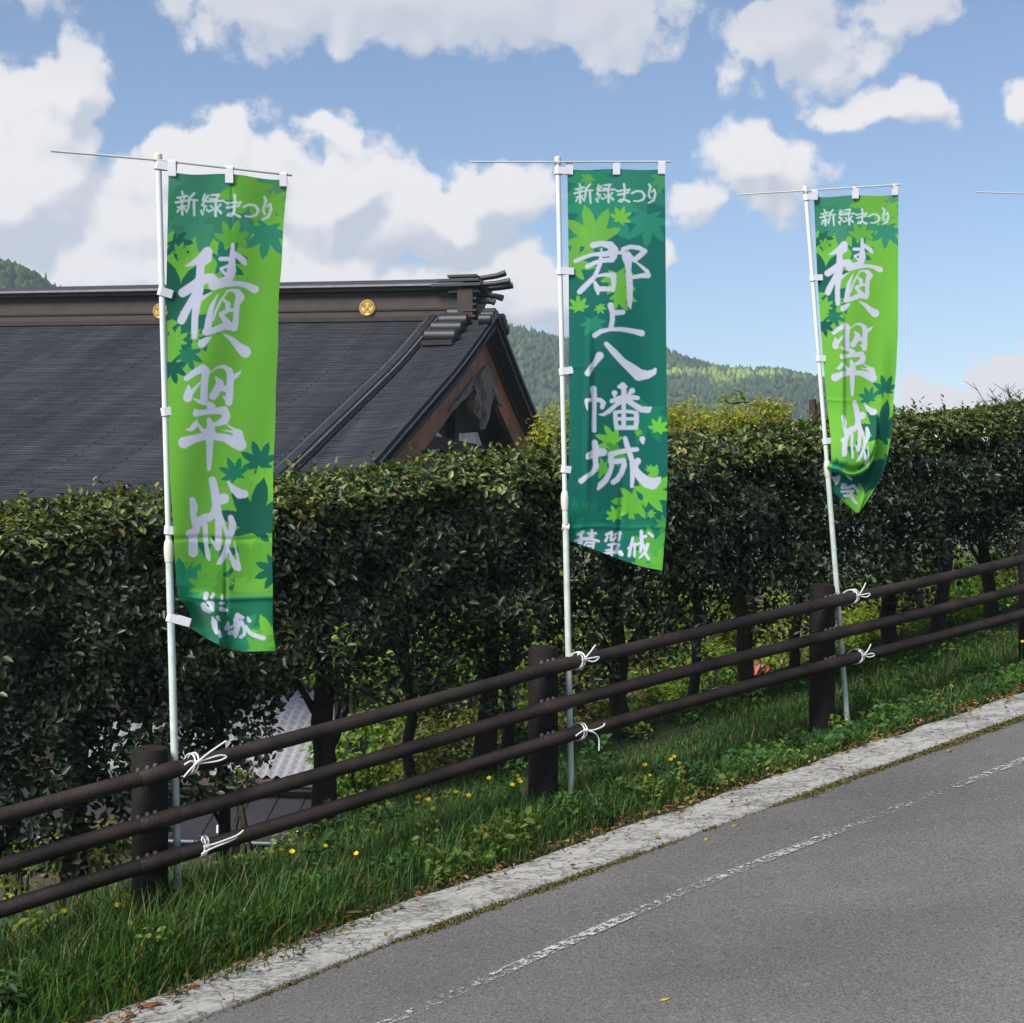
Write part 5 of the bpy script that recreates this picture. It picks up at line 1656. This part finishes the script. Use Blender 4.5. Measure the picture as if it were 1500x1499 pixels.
def prof(n, side=1):
    n = abs(n)
    return float(np.interp(n, PN, PH)) if side > 0 else float(np.interp(n, FN, FH))


def smooth_prof(n, side=1):
    return (prof(n - .5, side) + prof(n, side) * 2 + prof(n + .5, side)) / 4 if n > .5 else prof(n, side)


class TMB(MB):
    def tube(self, pts, rad, n=8, cap=True, closed=False):
        rad = [r * TS for r in rad] if hasattr(rad, '__len__') else rad * TS
        MB.tube(self, pts, rad, n, cap, closed)

    def box(self, c, sx, sy, sz, ax=None):
        MB.box(self, c, sx * TS, sy * TS, sz * TS, ax)

    def prism(self, poly, org, ex, ey, en, thick):
        MB.prism(self, [(p[0] * TS, p[1] * TS) for p in poly], org, ex, ey, en, thick * TS)


temple = thing('temple_hall', T(7, 0, -12), 'large dark temple hall with a sweeping shingled gable roof behind the hedge', 'temple')
NMAX = PN[-1]
LLEN = 17.0


def roof_slope(side):
    nn = np.linspace(0, NMAX, 26); ll = np.linspace(0, LLEN, 36)
    vs, uv = [], []
    arc = 0
    hs = [smooth_prof(n, side) for n in nn]
    arcs = [0]
    for i in range(1, len(nn)):
        arcs.append(arcs[-1] + math.hypot(nn[i] - nn[i - 1], hs[i] - hs[i - 1]))
    for i, n in enumerate(nn):
        for l in ll:
            # verge turned up slightly at the end
            lift = .10 * max(0, 1 - l / 1.0) ** 2
            vs.append(T(l, n * side, hs[i] + lift)); uv.append((l, arcs[i]))
    fs = []
    w = len(ll)
    for i in range(len(nn) - 1):
        for j in range(w - 1):
            f = (i * w + j, i * w + j + 1, (i + 1) * w + j + 1, (i + 1) * w + j)
            fs.append(f if side < 0 else f[::-1])
    nv = len(vs)
    TH = .17
    vs2 = [Vector(v) - TZ * TH * TS for v in vs]
    allv = vs + vs2
    fs += [tuple(i + nv for i in f[::-1]) for f in fs]
    # verge face and eave face
    for i in range(len(nn) - 1):
        a, b = i * w, (i + 1) * w
        fs.append((a, b, b + nv, a + nv))
    for j in range(w - 1):
        a = (len(nn) - 1) * w + j
        fs.append((a, a + 1, a + 1 + nv, a + nv))
    me = bpy.data.meshes.new('roof')
    me.from_pydata(allv, [], fs)
    me.update()
    ul = me.uv_layers.new(name='UV')
    uva = uv + uv
    for lp in me.loops:
        ul.data[lp.index].uv = uva[lp.vertex_index]
    me.polygons.foreach_set('use_smooth', [True] * len(me.polygons))
    me.set_sharp_from_angle(angle=R(40))
    me.materials.append(M['roof'])
    o = link('roof_slope', me, None, temple)
    return o


roof_near = roof_slope(1)
roof_far = roof_slope(-1)


def along(side, l, dh, n0, n1, k=22):
    return [T(l, side * (n0 + (n1 - n0) * i / (k - 1)), smooth_prof(n0 + (n1 - n0) * i / (k - 1), side) + dh) for i in range(k)]


def strip_beam(mb, side, l0, l1, h0, h1, n0, n1, k=22):
    a, b, c, d = along(side, l0, h0, n0, n1, k), along(side, l1, h0, n0, n1, k), along(side, l1, h1, n0, n1, k), along(side, l0, h1, n0, n1, k)
    vs = []; fs = []
    for i in range(k):
        vs += [a[i], b[i], c[i], d[i]]
    for i in range(k - 1):
        for q in range(4):
            fs.append((4 * i + q, 4 * i + (q + 1) % 4, 4 * i + 4 + (q + 1) % 4, 4 * i + 4 + q))
    fs += [(0, 1, 2, 3), (4 * k - 1, 4 * k - 2, 4 * k - 3, 4 * k - 4)]
    mb.add(vs, fs)


# verge trim (pale worn copper edge) and barge boards
for side in (1, -1):
    m = TMB(); strip_beam(m, side, -.02, .40, -.02, .022, .05, NMAX - .02); m.build('verge_trim', M['patina'], temple)
    m = TMB(); strip_beam(m, side, .36, .48, -1.15, -.172, .0, NMAX - .3); m.build('barge_board', M['red_wood'], temple)
    m = TMB(); strip_beam(m, side, .31, .36, -.40, -.174, .0, NMAX - .3); m.build('barge_trim', M['dark_wood'], temple)
    m = TMB(); strip_beam(m, side, .02, 1.1, -.28, -.18, .1, NMAX - .4); m.build('soffit', M['dark_wood'], temple)
# descending ridges
for side in (1, -1):
    m = TMB(); strip_beam(m, side, 1.22, 1.50, 0.0, .10, .25, NMAX - .2); m.build('descending_ridge', M['patina'], temple)
    m = TMB(); strip_beam(m, side, 1.28, 1.44, .10, .135, .25, NMAX - .2); m.build('descending_ridge_cap', M['ridge_edge'] if False else M['oni'], temple)
    m = TMB(); strip_beam(m, side, 1.18, 1.22, -.01, .04, .25, NMAX - .2); m.build('descending_ridge_foot', M['oni'], temple)
    # stepped rolls beside the ridge end
    for k, (n_, w_) in enumerate([(.30, .62), (.75, .68), (1.25, .72), (1.78, .72)]):
        m = TMB()
        m.tube([T(.46, side * n_, smooth_prof(n_) + .12), T(.46 + .04, side * n_, smooth_prof(n_) + .12), T(.46 + w_ - .04, side * n_, smooth_prof(n_) + .12), T(.46 + w_, side * n_, smooth_prof(n_) + .12)], [.10, .15, .15, .10], 12)
        m.build('roll_tile', M['oni'], temple, True)
        m = TMB()
        m.box(T(.46 + w_ / 2, side * (n_ + .2), smooth_prof(n_ + .2) + .04), w_ * .9, .3, .1, (TL, TN, TZ)); m.build('roll_base', M['dark_wood'], temple)

# main ridge: brown body, coping and pale edge line
lx0 = .75
def ridge_box(name, l0, l1, h0, h1, w0, w1, mat):
    m = TMB()
    vs = []
    for l in (l0, l1):
        vs += [T(l, w0, h0), T(l, -w0, h0), T(l, -w1, h1), T(l, w1, h1)]
    m.add(vs, [(0, 1, 2, 3), (4, 7, 6, 5), (0, 3, 7, 4), (1, 5, 6, 2), (3, 2, 6, 7), (0, 4, 5, 1)])
    return m.build(name, mat, temple)


ridge_body = ridge_box('ridge_body', lx0, LLEN, -.25, .50, .36, .30, M['ridge'])
ridge_box('ridge_moulding', lx0 - .03, LLEN, -.16, -.06, .42, .40, M['dark_wood'])
ridge_box('ridge_moulding', lx0 - .03, LLEN, .08, .12, .36, .355, M['dark_wood'])
ridge_box('ridge_eave', lx0 - .06, LLEN, .50, .585, .46, .50, M['dark_wood'])
ridge_box('ridge_edge', lx0 - .08, LLEN, .587, .635, .53, .53, M['ridge_edge'])
ridge_box('ridge_coping', lx0 - .10, LLEN, .637, .76, .50, .30, M['ridge_cap'])
# gold crests
for xx in (538, 235):
    dx = (xx - 750) / F
    A = np.array([[dx, -TL.x], [1, -TL.y]])
    o_ = TO + TN * .36 * TS
    d, l = np.linalg.solve(A, np.array([o_.x, o_.y]))
    l /= TS
    c = T(l, .335, .14)
    m = TMB()
    m.tube([c, c + TN * .03 * TS, c + TN * .05 * TS], [.19, .19, .17], 28)
    o = m.build('gold_crest', M['gold'], temple, True)
    m = TMB()
    for (u_, v_) in [(-.07, .06), (.07, .06), (0, -.02), (-.07, -.09), (.07, -.09)]:
        cc = c + (TL * u_ + TZ * v_ + TN * .052) * TS
        m.tube([cc, cc + TN * .012 * TS], [.045, .03], 8)
    m.tube([c + (TN * .05 + TL * (.145 * math.cos(i * .3142)) + TZ * (.145 * math.sin(i * .3142))) * TS for i in range(20)], .012, 6, closed=True)
    m.build('crest_relief', M['gold_dark'], o, True)

# ridge end ornament: stacked plates with upturned prongs
m = TMB()
m.box(T(.62, 0, .12), .34, 1.0, .78, (TL, TN, TZ)); m.box(T(.42, 0, .02), .10, .76, .50, (TL, TN, TZ))
for k in range(5):
    m.box(T(.52, 0, -.22 + k * .13), .30 - .03 * (k % 2), 1.12 - .04 * k, .05, (TL, TN, TZ))
m.build('ridge_end_board', M['ridge'], temple)
for (l0, l1, h, w, th) in [(.25, 1.35, .59, .58, .06), (.32, 1.25, .71, .48, .06), (.40, 1.05, .82, .36, .05), (.35, 1.0, .46, .46, .05)]:
    m = TMB(); m.box(T((l0 + l1) / 2, 0, h), l1 - l0, w * 2, th, (TL, TN, TZ)); m.build('ridge_end_plate', M['ridge_cap'], temple)
for (h, n_, ln, up) in [(.82, 0, .30, .10), (.62, .28, .46, .07), (.62, -.28, .40, .07), (.44, 0, .24, -.08), (.28, .2, .10, -.04)]:
    m = TMB()
    pts = [T(.5, n_, h - .02), T(.3, n_, h), T(.12 - ln * .3, n_, h + up * .35), T(.12 - ln * .8, n_, h + up * .8), T(.12 - ln, n_, h + up)]
    m.tube(pts, [.055, .06, .062, .07, .07], 10)
    m.build('ornament_prong', M['oni'], temple, True)
for side in (1, -1):
    for (n_, h_) in [(.45, -.12), (.62, -.42), (.85, -.75)]:
        m = TMB(); cc = T(.05, side * n_, smooth_prof(n_, side) + .16)
        m.tube([cc + TL * .16 * TS, cc + TL * -.1 * TS, cc + TL * -.13 * TS], [.13, .13, .08], 12); m.build('verge_roll', M['oni'], temple, True)

# gable wall with frame, plaster and carved pendant
m = TMB()
poly = [(n, smooth_prof(abs(n), 1 if n > 0 else -1) - .45) for n in np.linspace(-NMAX + .6, NMAX - .6, 31)]
poly = poly + [(NMAX - .6, -5.2), (-NMAX + .6, -5.2)]
m.prism(poly, T(1.15, 0, 0), TN, TZ, TL, .12)
m.build('gable_wall', M['dark_wood'], temple)


def gpt(x, y, l=1.0):
    dx = (x - 750) / F
    o_ = TO + TL * l * TS
    A = np.array([[dx, -TN.x], [1, -TN.y]])
    d, n = np.linalg.solve(A, np.array([o_.x, o_.y]))
    return n / TS, (ZC + (750 - y) * d / F - TO.z) / TS


def gable_shape(name, pts, mat, l, th):
    poly = [gpt(x, y, l) for (x, y) in pts]
    m = TMB(); m.prism([(p[0], p[1]) for p in poly], TO + TL * l * TS, TN, TZ, TL, th)
    return m.build(name, mat, temple)


# plaster panels (picture outline of each panel, projected into the gable plane)
gable_shape('plaster_panel', [(603, 684), (606, 670), (630, 668), (632, 650), (626, 640), (636, 630), (648, 642), (640, 652), (637, 676), (620, 684)], M['plaster'], .98, .05)
gable_shape('plaster_panel', [(662, 655), (666, 636), (698, 634), (704, 652), (704, 690), (696, 690), (694, 650), (674, 650)], M['plaster'], .98, .05)
gable_shape('plaster_panel', [(650, 650), (655, 646), (659, 650), (653, 656)], M['plaster'], .98, .05)
gable_shape('plaster_panel', [(728, 648), (740, 640), (742, 646), (731, 656)], M['plaster'], .98, .05)
# carved pendant and fins
gable_shape('carved_pendant', [(702, 545), (709, 536), (716, 545), (719, 560), (716, 570), (720, 580), (716, 592), (713, 612), (706, 630), (700, 628), (696, 612), (690, 606), (688, 590), (694, 578), (690, 566), (696, 556)], M['carved'], .34, .14)
gable_shape('carved_fin', [(697, 556), (690, 572), (680, 584), (672, 590), (664, 600), (655, 604), (660, 594), (670, 584), (680, 570), (690, 556)], M['carved'], .36, .10)
gable_shape('carved_fin', [(719, 552), (724, 568), (728, 580), (734, 596), (728, 592), (722, 578), (717, 566)], M['carved'], .36, .10)
for (x, y, r_) in [(704, 562, .12), (709, 580, .14), (700, 596, .15), (709, 606, .13), (704, 622, .10), (696, 590, .1)]:
    n_, h_ = gpt(x, y, .26)
    m = TMB(); cc = TO + (TL * .26 + TN * n_ + TZ * h_) * TS
    m.tube([cc + (TN * (r_ * math.cos(a_ * .45)) + TZ * (r_ * math.sin(a_ * .45)) + TL * (-.02 * math.sin(a_))) * TS for a_ in range(14)], .035, 6, closed=True)
    m.build('carved_scroll', M['carved'], temple, True)
# gable beams
for (y0, th) in [(-2.9, .28), (-4.3, .3)]:
    m = TMB(); m.box(T(1.02, 0, y0), .18, 9.0, th, (TL, TN, TZ)); m.build('gable_beam', M['dark_wood'], temple)
m = TMB(); m.box(T(1.0, 0, -2.2), .16, .35, 2.6, (TL, TN, TZ)); m.build('gable_post', M['dark_wood'], temple)
# body of the hall, hidden below the hedge line
m = TMB(); m.box(T(9.5, 0, -8.3), 15.5, 2 * NMAX - 3.5, 6.4, (TL, TN, TZ)); m.build('hall_wall', M['dark_wood'], temple)

# ------------------------------------------------------------------ house below: tiled roof with a lean-to
HD = 27.0
house = thing('tiled_house', px(380, 1330, HD), 'small house below the bank with pale grey wavy tile roof and dark lean-to', 'house')
c0 = px(480, 1140, HD)               # right end of the eave
hl = Vector((-1, .10, 0)).normalized(); hb = Vector((.10, 1, 0)).normalized()
pit = math.tan(R(24))
TW, TLn = .205, .185
NX, NY = 27, 16


def kawara():
    m = MB()
    vs, fs = [], []
    nx = 9
    for j in range(2):
        for i in range(nx):
            f = i / (nx - 1)
            z = .034 * math.cos(2 * math.pi * f) * (1 if True else 0)
            y = j * (TLn + .03)
            vs.append(hl * (f * TW) + hb * y + TZ * (z + y * pit * .86 + (.0 if j else .024)))
    for i in range(nx - 1):
        fs.append((i, i + nx, i + nx + 1, i + 1))
    base = len(vs)
    for i in range(nx):
        vs.append(vs[i] - TZ * .03)
    for i in range(nx - 1):
        fs.append((i, i + 1, base + i + 1, base + i))
    m.add(vs, fs)
    return m


roof_t = MB()
roof_t.add([c0 - TZ * .08, c0 + hl * (NX * TW) - TZ * .08, c0 + hl * (NX * TW) + hb * (NY * TLn) + TZ * (NY * TLn * pit - .08), c0 + hb * (NY * TLn) + TZ * (NY * TLn * pit - .08),
            c0 - TZ * .2, c0 + hl * (NX * TW) - TZ * .2, c0 + hl * (NX * TW) + hb * (NY * TLn) + TZ * (NY * TLn * pit - .2), c0 + hb * (NY * TLn) + TZ * (NY * TLn * pit - .2)],
           [(0, 3, 2, 1), (4, 5, 6, 7), (0, 1, 5, 4), (1, 2, 6, 5), (2, 3, 7, 6), (3, 0, 4, 7)])
roof_o = roof_t.build('roof', M['house_wall'], house)
km = None
far_tiles = MB(); kw = kawara()
for j in range(NY):
    for i in range(NX):
        loc = c0 + hl * (i * TW) + hb * (j * TLn) + TZ * (j * TLn * pit + random.uniform(-.004, .004))
        if j >= 11:                                        # the upper courses, past three hundred tiles
            far_tiles.add([Vector(v) + loc for v in kw.v], kw.f)
            continue
        if km is None:
            o = kw.build('tile', M['tile'], None, True); km = o.data
        else:
            o = bpy.data.objects.new('tile', km); C.objects.link(o)
        o.parent = roof_o
        o.location = loc
tag(far_tiles.build('upper_tiles', M['tile'], None, True), kind='stuff').parent = roof_o
m = MB(); m.box(c0 + hl * (NX * TW / 2) + hb * (NY * TLn / 2 + .3) - TZ * 1.6, NX * TW - .5, NY * TLn, 3.0, (hl, hb, TZ)); m.build('wall', M['house_wall'], house)
m = MB(); m.box(c0 + hl * (NX * TW / 2) + hb * .06 - TZ * .2, NX * TW, .04, .20, (hl, hb, TZ)); m.build('fascia', M['dark_wood'], house)
# lean-to roof
e0 = c0 - TZ * .42 + hb * .35
w_ = NX * TW + 1.6
m = MB()
q0, q1 = e0 - hl * .6, e0 + hl * w_
dn = -hb * 1.75 - TZ * .52
m.add([q0, q1, q1 + dn, q0 + dn, q0 - TZ * .06, q1 - TZ * .06, q1 + dn - TZ * .06, q0 + dn - TZ * .06], [(0, 3, 2, 1), (4, 5, 6, 7), (0, 1, 5, 4), (1, 2, 6, 5), (2, 3, 7, 6), (3, 0, 4, 7)])
lean = m.build('lean_to_roof', M['metal_roof'], house)
m = MB(); k0 = q0 + dn - TZ * .03 - hb * .05; k1 = q1 + dn - TZ * .03 - hb * .05
m.tube([k0, k1], .038, 10); m.build('gutter', M['gutter'], house, True)
for f in np.linspace(.12, .92, 5):
    p = (q0 + dn * .84).lerp(q1 + dn * .84, f)
    m = MB(); m.box(p + TZ * .06, .035, .06, .14); m.build('snow_guard', M['white'], house)
for f in np.linspace(0, 1, 15):
    a_ = q0.lerp(q1, f) + TZ * .015
    m = MB(); m.tube([a_, a_ + dn], .014, 5); m.build('roof_seam', M['metal_roof'], house)
m = MB(); m.box(q0.lerp(q1, .5) + dn * .55 - TZ * 1.6, w_ - .3, 1.2, 2.6, (hl, hb, TZ)); m.build('wall', M['house_wall'], house)

# ------------------------------------------------------------------ wooded hills
def hill(name, xs, ys, D0, dep, n_tree, th, seed, kind_cols, label):
    """hill whose skyline runs through the picture points (xs, ys) at distance D0 + dep"""
    xs = np.array(xs, float); ys = np.array(ys, float)
    rng = np.random.default_rng(seed)
    def zf(X, Y):
        ratio = X / (D0 + dep)
        xi = 750 + ratio * F
        top = (750 - np.interp(xi, xs, ys)) * (D0 + dep) / F + ZC
        f = np.clip((Y - D0) / dep, 0, 1.6)
        up = np.where(f <= 1, np.sin(f * np.pi / 2), 1 - .25 * (f - 1) ** 2)
        nz = vnoise(np.column_stack([X / (dep * .30), Y / (dep * .30), X * 0]), seed) - .5
        base = -10
        return base + (top - th * .75 - base) * up + nz * dep * .10 * np.sin(np.clip(f, 0, 1) * np.pi)
    x0, x1 = (xs[0] - 750) / F * (D0 + dep), (xs[-1] - 750) / F * (D0 + dep)
    gx, gy = np.linspace(x0, x1, 70), np.linspace(D0, D0 + dep * 1.5, 50)
    AX, AY = np.meshgrid(gx, gy, indexing='ij')
    z = zf(AX.ravel(), AY.ravel())
    i = np.arange(AX.size).reshape(AX.shape)
    Q = np.column_stack([i[:-1, :-1].ravel(), i[1:, :-1].ravel(), i[1:, 1:].ravel(), i[:-1, 1:].ravel()])
    tag(link(name, fast_mesh(name, np.column_stack([AX.ravel(), AY.ravel(), z]), Q, smooth=True), M['hill']), kind='structure')
    # crowns: each a lumpy low dome or a cone, all one wood
    X = rng.uniform(x0, x1, n_tree); Y = D0 + dep * rng.uniform(.05, 1.08, n_tree)
    Z = zf(X, Y)
    con = vnoise(np.column_stack([X / (dep * .16), Y / (dep * .16), X * 0]), seed + 3) + rng.normal(0, .12, n_tree) > .66
    r = th * rng.uniform(.26, .42, n_tree) * np.where(con, .75, 1.1)
    h = th * rng.uniform(.75, 1.25, n_tree) * np.where(con, 1.0, .8)
    rings = [(.0, .55), (.22, 1.0), (.55, .78), (.85, .38), (1.0, .02)]
    rc = [(.0, .8), (.15, 1.0), (.5, .58), (.8, .24), (1.0, .02)]
    K = 7
    Vs = []
    for (a, b) in zip(rings, rc):
        hf = np.where(con, b[0], a[0]); rf_ = np.where(con, b[1], a[1])
        for k in range(K):
            th_ = 2 * np.pi * k / K + rng.uniform(-.25, .25, n_tree)
            jr = rng.uniform(.72, 1.2, n_tree)
            Vs.append(np.column_stack([X + np.cos(th_) * r * rf_ * jr, Y + np.sin(th_) * r * rf_ * jr, Z + h * (hf + rng.uniform(-.06, .06, n_tree) * (0 if a[0] == 1.0 else 1))]))
    V = np.stack(Vs, axis=1)
    nv = len(rings) * K
    Qs = []
    b = np.arange(n_tree) * nv
    for j in range(len(rings) - 1):
        for k in range(K):
            k2 = (k + 1) % K
            Qs.append(np.column_stack([b + j * K + k, b + j * K + k2, b + (j + 1) * K + k2, b + (j + 1) * K + k]))
    patch = vnoise(np.column_stack([X / (dep * .09), Y / (dep * .09), X * 0]), seed + 7)
    pal = np.array(kind_cols, float)
    col = pal[rng.choice(3, n_tree, p=[.45, .35, .2])]
    brt = (patch > .76) & ~con
    col[brt] = pal[3]
    vb = (patch > .86) & ~con
    col[vb] = pal[4]
    col = col * rng.uniform(.7, 1.3, (n_tree, 1))
    me = fast_mesh('forest', V.reshape(-1, 3), np.concatenate(Qs), np.repeat(col, nv, axis=0), smooth=False)
    tag(link('forest', me, M['forest']), label, 'forest', kind='stuff')


FC = [srgb(44, 70, 38), srgb(56, 82, 42), srgb(40, 64, 40), srgb(74, 100, 50), srgb(122, 142, 64)]
hill('far_hill', [560, 680, 745, 790, 840, 900, 960, 1010, 1060, 1120, 1180, 1230, 1290, 1420, 1520, 1600], [545, 500, 487, 490, 500, 506, 516, 530, 545, 556, 571, 585, 650, 700, 730, 745], 620, 260, 14000, 5.2, 71, FC,
     'distant hazy wooded hillside between the temple gable and the right flags')
hill('near_hill', [-900, -500, -250, -80, 0, 30, 55, 75, 95, 130, 200], [330, 335, 340, 360, 383, 392, 404, 422, 445, 480, 600], 330, 120, 5000, 6.0, 83, FC,
     'dark wooded hill at the left edge above the temple ridge')

# ------------------------------------------------------------------ air
HAZE = True
if HAZE:
    m = MB()
    m.box((0, 350, 55), 2200, 1640, 150)
    hz = m.build('haze', None)
    hm = bpy.data.materials.new('haze_air'); hm.use_nodes = True
    t = hm.node_tree; t.nodes.clear()
    o = N(t, 'ShaderNodeOutputMaterial'); v = N(t, 'ShaderNodeVolumePrincipled')
    v.inputs['Color'].default_value = (.80, .88, 1.0, 1)
    v.inputs['Density'].default_value = 0.00042
    v.inputs['Anisotropy'].default_value = 0.2
    L(t, v.outputs[0], o.inputs['Volume'])
    hz.data.materials.append(hm)
    hz['kind'] = 'stuff'
    hz['label'] = 'thin bluish haze in the valley air'
